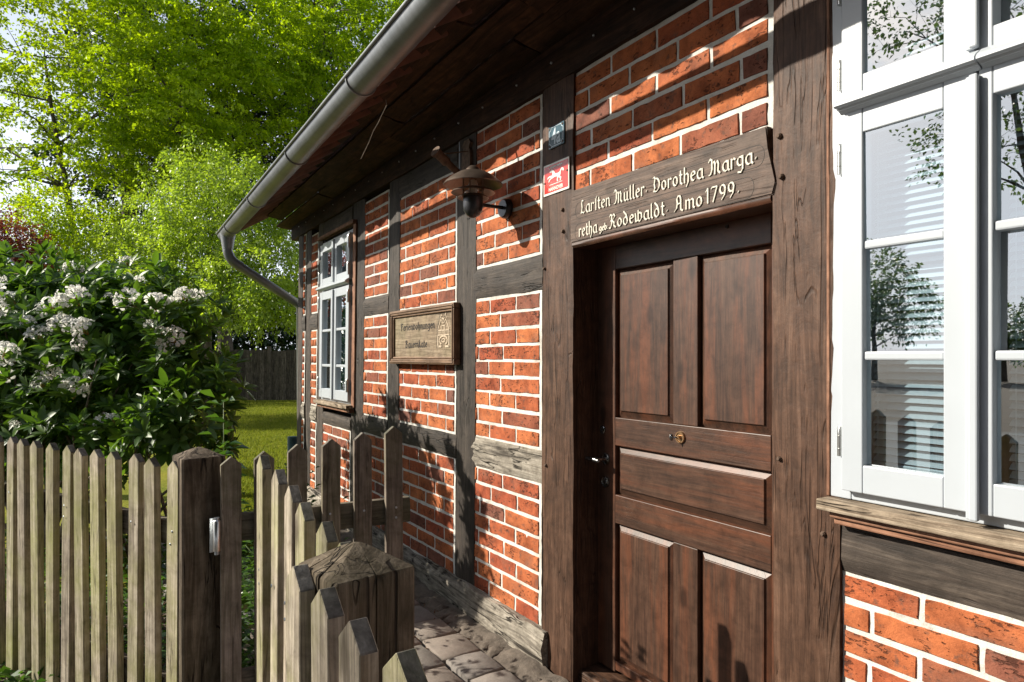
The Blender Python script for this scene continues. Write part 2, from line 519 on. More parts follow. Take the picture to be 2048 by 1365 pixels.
def brick_mat():
    m, nd, lk, b = new_mat('hand_made_brick')
    raw, g, rnd = obj_vec(nd, lk)
    base = ramp(nd, lk, rnd, [(0.0, (0.40, 0.115, 0.046)), (0.22, (0.47, 0.150, 0.056)), (0.42, (0.36, 0.095, 0.040)),
                              (0.60, (0.33, 0.078, 0.038)), (0.76, (0.43, 0.130, 0.050)), (0.90, (0.26, 0.085, 0.050)), (1.0, (0.17, 0.075, 0.056))])
    n1 = noise_n(nd, lk, raw, 11, 7, 0.65, 0.3)
    c = mixc(nd, lk, 0.85, base, ramp(nd, lk, n1, [(0.32, (0.42, 0.36, 0.34)), (0.5, (0.95, 0.95, 0.95)), (0.68, (1.35, 1.40, 1.35))]), 'MULTIPLY')
    n2 = noise_n(nd, lk, raw, 26, 6, 0.7)
    c = mixc(nd, lk, ramp(nd, lk, n2, [(0.55, (0, 0, 0)), (0.66, (0.7,) * 3)]), c, (0.085, 0.058, 0.046))
    n3 = noise_n(nd, lk, raw, 5.0, 4, 0.6)
    c = mixc(nd, lk, ramp(nd, lk, n3, [(0.52, (0, 0, 0)), (0.70, (0.55,) * 3)]), c, (0.20, 0.10, 0.068))
    mpv = nd.new("ShaderNodeMapping"); mpv.inputs["Scale"].default_value = (46, 46, 90)
    mpv.inputs["Rotation"].default_value = (0, 0.5, 0)
    lk.new(raw, mpv.inputs["Vector"])
    n4 = noise_n(nd, lk, mpv.outputs[0], 1.0, 3, 0.55, 0.5)
    n5 = noise_n(nd, lk, raw, 8, 3, 0.6)
    pit = ramp(nd, lk, math_n(nd, lk, 'ADD', n4, math_n(nd, lk, 'MULTIPLY', math_n(nd, lk, 'SUBTRACT', n5, 0.47), 0.7)), [(0.33, (0, 0, 0)), (0.40, (1, 1, 1))])
    c = mixc(nd, lk, math_n(nd, lk, 'MULTIPLY', math_n(nd, lk, 'SUBTRACT', 1.0, pit), 0.75), c, (0.05, 0.02, 0.013))
    sp = noise_n(nd, lk, raw, 240, 2, 0.5)
    c = mixc(nd, lk, 0.3, c, ramp(nd, lk, sp, [(0.3, (0.6,) * 3), (0.7, (1.35,) * 3)]), 'MULTIPLY')
    lk.new(c, b.inputs["Base Color"])
    b.inputs["Roughness"].default_value = 0.88
    b.inputs["Specular IOR Level"].default_value = 0.2
    h = math_n(nd, lk, 'ADD', math_n(nd, lk, 'MULTIPLY', n1, 1.3), math_n(nd, lk, 'MULTIPLY', pit, 0.5))
    h = math_n(nd, lk, 'ADD', h, math_n(nd, lk, 'MULTIPLY', sp, 0.14))
    bump_n(nd, lk, h, 0.9, 0.006, b)
    return m
M['brick'] = brick_mat()

def mortar_mat():
    m, nd, lk, b = new_mat('lime_mortar')
    tc = nd.new("ShaderNodeTexCoord")
    v = tc.outputs["Object"]
    n1 = noise_n(nd, lk, v, 7, 6, 0.65)
    n2 = noise_n(nd, lk, v, 150, 4, 0.6)
    c = ramp(nd, lk, n1, [(0.30, (0.42, 0.385, 0.34)), (0.45, (0.62, 0.595, 0.55)), (0.65, (0.72, 0.705, 0.67))])
    c = mixc(nd, lk, 0.4, c, ramp(nd, lk, n2, [(0.3, (0.72,) * 3), (0.7, (1.15,) * 3)]), 'MULTIPLY')
    lk.new(c, b.inputs["Base Color"])
    b.inputs["Roughness"].default_value = 0.95
    b.inputs["Specular IOR Level"].default_value = 0.1
    n3 = noise_n(nd, lk, v, 34, 4, 0.6)
    h = math_n(nd, lk, 'ADD', math_n(nd, lk, 'MULTIPLY', n3, 1.0), math_n(nd, lk, 'MULTIPLY', n2, 0.35))
    bump_n(nd, lk, h, 0.8, 0.005, b)
    return m
M['mortar'] = mortar_mat()

def leaf_mat(name, c0, c1, trans, rough=0.45, spec=0.4, tmix=0.45):
    m, nd, lk, b = new_mat(name)
    at = nd.new("ShaderNodeAttribute"); at.attribute_name = "tint"
    c = ramp(nd, lk, at.outputs["Fac"], [(0.0, c0), (1.0, c1)])
    lk.new(c, b.inputs["Base Color"])
    b.inputs["Roughness"].default_value = rough
    b.inputs["Specular IOR Level"].default_value = spec
    t = nd.new("ShaderNodeBsdfTranslucent")
    tcn = mixc(nd, lk, 1.0, c, trans, 'MULTIPLY')
    lk.new(tcn, t.inputs["Color"])
    mx = nd.new("ShaderNodeMixShader")
    mx.inputs[0].default_value = tmix
    lk.new(b.outputs[0], mx.inputs[1]); lk.new(t.outputs[0], mx.inputs[2])
    lk.new(mx.outputs[0], nd["Material Output"].inputs["Surface"])
    return m
M['beech'] = leaf_mat('spring_beech_leaf', (0.070, 0.15, 0.006), (0.33, 0.42, 0.012), (1.9, 1.95, 0.6), 0.5, 0.3, 0.55)
M['maple'] = leaf_mat('yellow_green_leaf', (0.09, 0.17, 0.006), (0.36, 0.43, 0.014), (1.9, 1.95, 0.6), 0.5, 0.3, 0.55)
M['apple'] = leaf_mat('grey_green_fruit_leaf', (0.10, 0.17, 0.02), (0.36, 0.45, 0.06), (1.8, 1.9, 0.6), 0.4, 0.5, 0.45)
M['lane_leaf'] = leaf_mat('grey_green_lane_leaf', (0.05, 0.09, 0.03), (0.13, 0.19, 0.06), (1.5, 1.6, 0.9), 0.5, 0.4, 0.35)
M['ivy'] = leaf_mat('dark_ivy_leaf', (0.012, 0.030, 0.010), (0.035, 0.075, 0.020), (1.2, 1.4, 0.6), 0.35, 0.5, 0.15)
M['copper'] = leaf_mat('copper_red_leaf', (0.07, 0.018, 0.014), (0.26, 0.065, 0.035), (1.8, 1.3, 1.0), 0.4, 0.5, 0.35)
M['rhodo'] = leaf_mat('rhododendron_leaf', (0.030, 0.075, 0.018), (0.095, 0.175, 0.028), (2.6, 2.6, 0.8), 0.45, 0.4, 0.28)
M['shrub'] = leaf_mat('glossy_shrub_leaf', (0.025, 0.065, 0.018), (0.09, 0.17, 0.03), (2.2, 2.4, 0.8), 0.28, 0.6, 0.25)
M['petal'] = leaf_mat('white_petal', (0.86, 0.84, 0.80), (0.92, 0.90, 0.87), (1.0, 1.0, 0.97), 0.6, 0.2, 0.5)
M['bud'] = leaf_mat('brown_flower_base', (0.22, 0.09, 0.03), (0.32, 0.30, 0.08), (1.2, 1.2, 0.8), 0.6, 0.2, 0.2)
M['grass'] = leaf_mat('lawn_blade', (0.11, 0.15, 0.018), (0.26, 0.27, 0.03), (1.5, 1.6, 0.9), 0.7, 0.1, 0.3)
M['litter'] = leaf_mat('dry_leaf', (0.09, 0.045, 0.025), (0.20, 0.11, 0.06), (1.2, 1.1, 0.9), 0.8, 0.2, 0.1)

def ground_mats():
    m, nd, lk, b = new_mat('garden_soil')
    tc = nd.new("ShaderNodeTexCoord"); v = tc.outputs["Object"]
    n = noise_n(nd, lk, v, 3, 8, 0.7); n2 = noise_n(nd, lk, v, 60, 5, 0.65)
    c = ramp(nd, lk, n, [(0.3, (0.045, 0.034, 0.024)), (0.7, (0.13, 0.10, 0.072))])
    c = mixc(nd, lk, 0.6, c, ramp(nd, lk, n2, [(0.3, (0.5,) * 3), (0.7, (1.5,) * 3)]), 'MULTIPLY')
    lk.new(c, b.inputs["Base Color"]); b.inputs["Roughness"].default_value = 0.97
    bump_n(nd, lk, math_n(nd, lk, 'ADD', n, math_n(nd, lk, 'MULTIPLY', n2, 0.4)), 0.9, 0.03, b)
    M['soil'] = m
    m, nd, lk, b = new_mat('mossy_lawn')
    tc = nd.new("ShaderNodeTexCoord"); v = tc.outputs["Object"]
    n = noise_n(nd, lk, v, 0.9, 8, 0.65); n2 = noise_n(nd, lk, v, 14, 6, 0.7)
    c = ramp(nd, lk, n, [(0.30, (0.10, 0.14, 0.016)), (0.55, (0.21, 0.21, 0.024)), (0.75, (0.29, 0.25, 0.034))])
    c = mixc(nd, lk, ramp(nd, lk, n2, [(0.56, (0, 0, 0)), (0.70, (0.6,) * 3)]), c, (0.15, 0.115, 0.045))
    lk.new(c, b.inputs["Base Color"]); b.inputs["Roughness"].default_value = 0.95
    b.inputs["Specular IOR Level"].default_value = 0.1
    bump_n(nd, lk, n2, 0.9, 0.03, b)
    M['lawn'] = m
    m, nd, lk, b = new_mat('paving_stone')
    raw, g, rnd = obj_vec(nd, lk)
    n = noise_n(nd, lk, raw, 9, 7, 0.65); n2 = noise_n(nd, lk, raw, 120, 4, 0.6)
    base = ramp(nd, lk, rnd, [(0.0, (0.20, 0.185, 0.165)), (0.5, (0.22, 0.175, 0.145)), (1.0, (0.19, 0.19, 0.185))])
    c = mixc(nd, lk, 0.8, base, ramp(nd, lk, n, [(0.3, (0.65,) * 3), (0.7, (1.3,) * 3)]), 'MULTIPLY')
    c = mixc(nd, lk, 0.4, c, ramp(nd, lk, n2, [(0.3, (0.7,) * 3), (0.7, (1.25,) * 3)]), 'MULTIPLY')
    lk.new(c, b.inputs["Base Color"]); b.inputs["Roughness"].default_value = 0.85
    bump_n(nd, lk, math_n(nd, lk, 'ADD', n, math_n(nd, lk, 'MULTIPLY', n2, 0.3)), 0.6, 0.006, b)
    M['paver'] = m
    m, nd, lk, b = new_mat('rubble_stone')
    raw, g, rnd = obj_vec(nd, lk)
    n = noise_n(nd, lk, raw, 14, 8, 0.7)
    c = ramp(nd, lk, n, [(0.3, (0.06, 0.047, 0.037)), (0.7, (0.19, 0.155, 0.125))])
    lk.new(c, b.inputs["Base Color"]); b.inputs["Roughness"].default_value = 0.95
    bump_n(nd, lk, n, 1.0, 0.015, b)
    M['rubble'] = m
    m, nd, lk, b = new_mat('roof_pantile')
    raw, g, rnd = obj_vec(nd, lk)
    n = noise_n(nd, lk, raw, 8, 7, 0.65)
    c = ramp(nd, lk, n, [(0.3, (0.05, 0.024, 0.018)), (0.7, (0.17, 0.070, 0.045))])
    lk.new(c, b.inputs["Base Color"]); b.inputs["Roughness"].default_value = 0.9
    bump_n(nd, lk, n, 0.6, 0.006, b)
    M['tile'] = m
ground_mats()

def glass_mat(name, base, tintc):
    m = bpy.data.materials.new(name); m.use_nodes = True
    nd, lk = m.node_tree.nodes, m.node_tree.links
    nd.clear()
    o = nd.new("ShaderNodeOutputMaterial")
    tr = nd.new("ShaderNodeBsdfTransparent"); tr.inputs[0].default_value = (*tintc, 1)
    gl = nd.new("ShaderNodeBsdfGlossy"); gl.inputs["Roughness"].default_value = 0.0
    gl.inputs["Color"].default_value = (0.95, 0.98, 1.0, 1)
    fr = nd.new("ShaderNodeLayerWeight"); fr.inputs["Blend"].default_value = 0.5
    f2 = math_n(nd, lk, 'ADD', math_n(nd, lk, 'POWER', fr.outputs["Facing"], 3.0), base, True)
    mx = nd.new("ShaderNodeMixShader")
    lk.new(f2, mx.inputs[0]); lk.new(tr.outputs[0], mx.inputs[1]); lk.new(gl.outputs[0], mx.inputs[2])
    lk.new(mx.outputs[0], o.inputs["Surface"])
    return m
M['glass'] = glass_mat('insulating_glass', 0.42, (0.74, 0.87, 0.94))
M['lampglass'] = glass_mat('clear_lamp_glass', 0.10, (0.92, 0.86, 0.78))

# ------------------------------------------------------------------ ground
def sheet(name, x0, x1, y0, y1, z, mat, nx=1, ny=1, amp=0.0, parent=None, kind='structure'):
    vs, fs = [], []
    for j in range(ny + 1):
        for i in range(nx + 1):
            x, y = x0 + (x1 - x0) * i / nx, y0 + (y1 - y0) * j / ny
            vs.append((x, y, z + amp * noise.noise(Vector((x * 0.8, y * 0.8, 3)))))
    for j in range(ny):
        for i in range(nx):
            a = j * (nx + 1) + i
            fs.append((a, a + 1, a + nx + 2, a + nx + 1))
    o = link(name, pydata(name, vs, fs, True), mat, parent)
    if kind: tag(o, kind=kind)
    return o

g = sheet('ground', -160, 120, -160, 120, -0.03, M['soil'])
g['label'] = 'bare garden soil around the house and under the shrubs'
lw = sheet('lawn', -45, -5.0, -4.5, 30, 0.0, M['lawn'], 80, 80, 0.05)
ln_ = sheet('lane', -90, 60, -13, -6, -0.02, plain('asphalt', (.055, .055, .057), .9, nscale=40, namt=.25, bump=.3))
ln_['label'] = 'asphalt lane in front of the garden'
lw['label'] = 'mossy yellow green lawn beyond the picket fence'

# ------------------------------------------------------------------ the farmhouse
house = empty('farmhouse', (-3.0, 0.0, 0.0), 'half-timbered brick farmhouse with dark oak frame, white windows and brown door', 'house')
FACE = -0.012
TOP = EYE + 1.275
BOT = EYE - 1.32

def wpost(pl, pr, z0, z1, mat='oak_frame', y=FACE, t=0.15, name='post', dl=0.0):
    xa, xb = PX(pl, y), PX(pr, y)
    c = (xa + xb) / 2
    return timber(name, (LX(c, z0) + dl, y, z0), (LX(c, z1), y, z1), xb - xa, t, M[mat], house, wob=0.006, rough=0.002)

def wrail(xa, xb, z0, z1, mat='oak_frame', y=FACE + 0.003, t=0.14, name='rail'):
    zc = (z0 + z1) / 2
    return timber(name, (LX(xa, zc), y, zc), (LX(xb, zc), y, zc), z1 - z0, t, M[mat], house, wob=0.006, rough=0.002)

wpost(594.5, 602.8, 0.0, TOP)
wpost(609.8, 618.6, BOT, TOP, dl=0.06)
wpost(634.0, 646.0, BOT, TOP)
wpost(702.5, 725.5, BOT, TOP)
wpost(775.5, 796.5, BOT, TOP)
wpost(912.0, 949.0, BOT, TOP)
wpost(1083.0, 1144.0, -0.02, TOP, 'oak_door', y=-0.02, t=0.2)
wpost(1545.0, 1679.0, -0.02, TOP, 'oak_door', y=-0.02, t=0.2)
X9a, X9b = None, None

# big window span
XW0 = PX(1662, -0.015)
XWC = PX(1949, -0.055)
XW1 = 2 * XWC - XW0
timber('post', ((XW1 + 0.12), FACE, 0), ((XW1 + 0.12), FACE, TOP), 0.24, 0.15, M['oak_frame'], house)
XEND = XW1 + 1.6

def panel_px(pl, pr): return PX(pl), PX(pr)
E0, E1 = panel_px(602.8, 609.8)
D0, D1 = panel_px(618.6, 634.0)
W0, W1 = panel_px(646.0, 702.5)
C0, C1 = panel_px(725.5, 775.5)
B0, B1 = panel_px(796.5, 912.0)
A0, A1 = panel_px(949.0, 1083.0)
DR0, DR1 = panel_px(1144.0, 1545.0)
BW0 = PX(1679)
R = lambda a, b: (EYE + a, EYE + b)
wrail(A0 - .02, A1 + .02, *R(.330, .497)); wrail(A0 - .02, A1 + .02, *R(-.612, -.452), mat='oak_grey')
wrail(B0 - .02, B1 + .02, *R(-.600, -.462)); wrail(B0 - .02, B1 + .02, *R(1.125, 1.275))
wrail(C0 - .02, C1 + .02, *R(.327, .467)); wrail(C0 - .02, C1 + .02, *R(-.600, -.462))
wrail(W0 - .02, W1 + .02, *R(-.622, -.515)); wrail(W0 - .02, W1 + .02, *R(1.10, 1.275))
wrail(D0 - .02, D1 + .02, *R(.274, .434)); wrail(D0 - .02, D1 + .02, *R(-.636, -.478), mat='oak_grey')
wrail(E0 - .02, E1 + .02, *R(.274, .434)); wrail(E0 - .02, E1 + .02, *R(-.636, -.478), mat='oak_grey')
wrail(BW0 - .02, XW1, *R(-.612, -.470))
wrail(XW1 + .24, XEND, *R(-.612, -.470)); wrail(XW1 + .24, XEND, *R(.33, .49))
wrail(PX(1679), XW1, *R(1.10, 1.275))
# top plate and sole beam
timber('wall_plate', (-7.62, -0.03, TOP + 0.075), (XEND, -0.03, TOP + 0.075), 0.15, 0.2, M['soffit'], house, wob=0.005, seg=60)
timber('sole_beam', (-7.52, -0.055, BOT - 0.075), (PX(1083, -.055), -0.055, BOT - 0.10), 0.20, 0.2, M['oak_grey'], house, wob=0.022, rough=0.008, cham=0.022, seg=110, w1=0.225)
timber('sole_beam', (BW0, -0.04, BOT - 0.11), (XEND, -0.04, BOT - 0.11), 0.2, 0.2, M['oak_grey'], house, wob=0.012, rough=0.005, seg=50)

# --- bricks
def brick_mesh(w, h, seed):
    nx = 8 if w > 0.18 else (5 if w > 0.08 else 3)
    nz = 4
    vs, fs = [], []
    for j in range(nz + 1):
        for i in range(nx + 1):
            u, v = i / nx, j / nz
            eb = i in (0, nx) or j in (0, nz)
            # push the second ring close to the edge so that the arris is tight but worn
            def sq(q, n_):
                if q == 0 or q == 1: return q
                k = round(q * n_)
                if k == 1: return 0.0026 / (w if n_ == nx else h)
                if k == n_ - 1: return 1 - 0.0026 / (w if n_ == nx else h)
                return (k - 1) / (n_ - 2)
            uu, vv = sq(u, nx), sq(v, nz)
            x, z = (uu - 0.5) * w, (vv - 0.5) * h
            q = Vector((x * 26, z * 26, seed * 3.1))
            jx = 0.0030 * noise.noise(q) + 0.0016 * noise.noise(q * 3)
            jz = 0.0030 * noise.noise(q + Vector((9, 4, 1))) + 0.0016 * noise.noise(q * 3 + Vector((5, 5, 5)))
            y = 0.005 if eb else -0.0040 + 0.0024 * noise.noise(q * 1.2 + Vector((0, 0, 7)))
            vs.append((x + jx, y, z + jz))
    for j in range(nz):
        for i in range(nx):
            a = j * (nx + 1) + i
            fs.append((a, a + 1, a + nx + 2, a + nx + 1))
    me = pydata('brick', vs, fs, True)
    me.set_sharp_from_angle(angle=math.radians(48))
    me.materials.append(M['brick'])
    return me

_bm_cache = {}
def get_brick(w, h):
    kw = max(0.02, round(w / 0.012) * 0.012)
    v = random.randrange(4 if kw > 0.2 else 2)
    key = (round(kw, 3), v)
    if key not in _bm_cache:
        _bm_cache[key] = (brick_mesh(kw, 0.074, random.random() * 100), kw)
    return _bm_cache[key]

brick_list = []      # (importance, x, z, w, h, parent panel)
def infill(x0, x1, z0, z1, n=None, phase=0.0, depth=0.10, S=0.272):
    """mortar bed as a block, bricks of it collected for later"""
    zs0, zs1 = z0 - 0.004, z1 + 0.004
    nx, nz = max(2, int((x1 - x0) / 0.025)), max(2, int((z1 - z0) / 0.025))
    nx, nz = min(nx, 60), min(nz, 60)
    vs, fs = [], []
    for j in range(nz + 1):
        for i in range(nx + 1):
            z = zs0 + (zs1 - zs0) * j / nz
            x = x0 - 0.004 + (x1 - x0 + 0.008) * i / nx
            y = 0.0 + 0.0030 * noise.noise(Vector((x * 12, z * 12, 2))) + 0.002 * noise.noise(Vector((x * 40, z * 40, 8)))
            vs.append((LX(x, z), y, z))
    for j in range(nz):
        for i in range(nx):
            a = j * (nx + 1) + i
            fs.append((a, a + 1, a + nx + 2, a + nx + 1))
    b0 = len(vs)
    for (x, z) in ((x0, zs0), (x1, zs0), (x1, zs1), (x0, zs1)):
        vs.append((LX(x, z), depth, z))
    fs.append((b0 + 3, b0 + 2, b0 + 1, b0))
    o = link('mortar_bed', pydata('mortar_bed', vs, fs, True), M['mortar'], house)
    n = n or round((z1 - z0) / 0.087)
    pitch = (z1 - z0 - 0.012) / n
    hb = pitch - 0.0145
    for r in range(n):
        zc = z0 + 0.006 + pitch * (r + 0.5) + random.uniform(-.002, .002)
        off = phase + (0.5 * S if r % 2 else 0) + random.uniform(-.016, .016)
        x = x1 - off
        edges = [x1 - 0.010]
        while x > x0 + 0.02:
            if edges[-1] - x > 0.045 and x - x0 > 0.035:
                edges.append(x + random.uniform(-.006, .006))
            x -= S
        edges.append(x0 + 0.010)
        for a, b in zip(edges[:-1], edges[1:]):
            w = a - b - 0.013
            if w < 0.02: continue
            xc = (a + b) / 2
            brick_list.append((xc, zc + random.uniform(-.0015, .0015), w, hb, o))

infill(E0, E1, BOT, EYE - .636); infill(E0, E1, EYE - .478, EYE + .274); infill(E0, E1, EYE + .434, TOP)
infill(D0, D1, BOT, EYE - .636); infill(D0, D1, EYE - .478, EYE + .274); infill(D0, D1, EYE + .434, TOP - .06, phase=.05)
infill(W0, W1, BOT, EYE - .622, phase=.1)
infill(C0, C1, BOT, EYE - .600, phase=.1); infill(C0, C1, EYE - .462, EYE + .327, phase=.04); infill(C0, C1, EYE + .467, TOP - .04, phase=.04)
infill(B0, B1, BOT, EYE - .600, phase=.14); infill(B0, B1, EYE - .462, EYE + 1.125, n=18, phase=.12)
infill(A0, A1, BOT, EYE - .612, n=8, phase=.22); infill(A0, A1, EYE - .452, EYE + .330, n=9, phase=.24); infill(A0, A1, EYE + .497, TOP, n=9, phase=.05)
infill(DR0, DR1, EYE + .733, TOP, n=6, phase=.13)
infill(BW0, XW1, BOT, EYE - .612, n=9, phase=.0)
infill(XW1 + .24, XEND, BOT, EYE - .612); infill(XW1 + .24, XEND, EYE - .47, EYE + .33); infill(XW1 + .24, XEND, EYE + .49, TOP)

def shown(b):
    x, z = b[0], b[1]
    zc = -B_ * x + A_ * DIST
    xc = A_ * x + B_ * DIST
    if zc < 0.3: return -1
    px = 1024 + F * xc / zc; py = 715 - (z - EYE) / zc * F
    if px > 2100 or px < 0 or py < -40 or py > 1400: return -1
    return b[2] * b[3] / zc ** 3
ranked = sorted(brick_list, key=shown, reverse=True)
for i, (x, z, w, h, pan) in enumerate(ranked):
    if i < 298:
        me, kw = get_brick(w, h)
        m = Matrix.Translation((LX(x, z), random.uniform(-.0015, .0015), z)) @ Matrix.Rotation(random.uniform(-.012, .012), 4, 'Y') @ Matrix.Diagonal((w / kw, 1, h / 0.074, 1))
        link('brick', me, None, pan, m)
by_panel = {}
for (x, z, w, h, pan) in ranked[298:]:
    by_panel.setdefault(pan.name, []).append((x, z, w, h, pan))
allv, allf, allc = [], [], []
for (x, z, w, h, pan) in ranked[298:]:
    me, kw = get_brick(w, h)
    b0 = len(allv)
    rot = random.uniform(-.012, .012)
    ca, sa = math.cos(rot), math.sin(rot)
    rv = random.random()
    for v in me.vertices:
        vx, vz = v.co.x * w / kw, v.co.z * h / 0.074
        allv.append((LX(x, z) + vx * ca - vz * sa, v.co.y, z + vx * sa + vz * ca))
    for p in me.polygons:
        allf.append([b0 + k for k in p.vertices]); allc.append(rv)
# one tone per brick in the joined brickwork: same brick material driven by a stored value
def brickwork_mat():
    m = M['brick'].copy(); m.name = 'hand_made_brick_far'
    nt = m.node_tree
    at = nt.nodes.new("ShaderNodeAttribute"); at.attribute_name = "tone"
    for l in list(nt.links):
        if l.from_node.type == 'OBJECT_INFO' and l.to_node.type == 'VALTORGB':
            to = l.to_socket; nt.links.remove(l); nt.links.new(at.outputs["Fac"], to)
    return m
me = pydata('brickwork', allv, allf, True)
a = me.attributes.new("tone", 'FLOAT', 'FACE'); a.data.foreach_set("value", allc)
o = link('brickwork', me, brickwork_mat(), house)
tag(o, kind='stuff')

# --- shell behind the frame, so that no light leaks in
def slab(name, x0, x1, y0, y1, z0, z1, mat): return box(name, x0, x1, y0, y1, z0, z1, mat, house, bevel=0)
slab('inner_wall', -7.45, PX(702, 0), 5.6, 5.7, 0, 2.9, M['plaster'])
slab('inner_wall', PX(702, 0), XEND, 5.6, 5.7, 0, 2.9, M['plaster'])
slab('ceiling', -7.45, XEND, 0.16, 5.6, 2.85, 2.95, M['plaster'])
slab('floor', -7.45, XEND, 0.16, 5.6, 0.05, 0.12, M['soffit'])
slab('gable_wall', -7.60, -7.47, 0.16, 5.6, 0, 2.9, M['mortar'])
slab('gable_wall', XEND - .1, XEND, 0.16, 5.6, 0, 2.9, M['mortar'])
for xa, xb, za, zb in ((-7.47, W0 - .02, 0, 2.9), (W1 + .02, DR0, 0, 2.9), (DR0, DR1, 2.05, 2.9), (DR1, XW0 + .04, 0, 2.9),
                       (XW0 + .04, XW1, 0, 1.02), (XW0 + .04, XW1, 2.62, 2.9), (XW1, XEND, 0, 2.9), (W0 - .02, W1 + .02, 0, 1.0), (W0 - .02, W1 + .02, 2.66, 2.9)):
    slab('inner_wall', xa, xb, 0.15, 0.20, za, zb, M['plaster'])

# --- lintel with carved inscription
LB = EYE + .512
lx0, lx1 = PX(1139.5, -.027), PX(1550, -.027)
def lintel_mesh():
    bm = bmesh.new()
    L = lx1 - lx0
    out = [(0.004, 0.0), (0.0, 0.02), (0.006, 0.11), (0.012, 0.232), (L - 0.035, 0.222), (L - 0.030, 0.15), (L - 0.004, 0.045), (L, 0.035), (L - 0.012, 0.0)]
    f = [bm.verts.new((x, 0, z)) for x, z in out]
    b = [bm.verts.new((x, 0.16, z)) for x, z in out]
    bm.faces.new(f); bm.faces.new(list(reversed(b)))
    n = len(out)
    for i in range(n):
        bm.faces.new((f[i], f[(i + 1) % n], b[(i + 1) % n], b[i]))
    bmesh.ops.bevel(bm, geom=[e for e in bm.edges if all(abs(v.co.y) < 1e-6 for v in e.verts)], offset=0.0035, segments=2, affect='EDGES')
    return bm_mesh(bm, 'lintel')
lintel = link('lintel', lintel_mesh(), M['lintel'], house, Matrix.Translation((lx0, -0.0245, LB)))
# moulded lower edge
timber('lintel_moulding', (lx0 + .01, -0.022, LB - .008), (lx1 - .02, -0.022, LB - .008), 0.030, 0.12, M['door'], lintel, wob=0.0, cham=0.008)

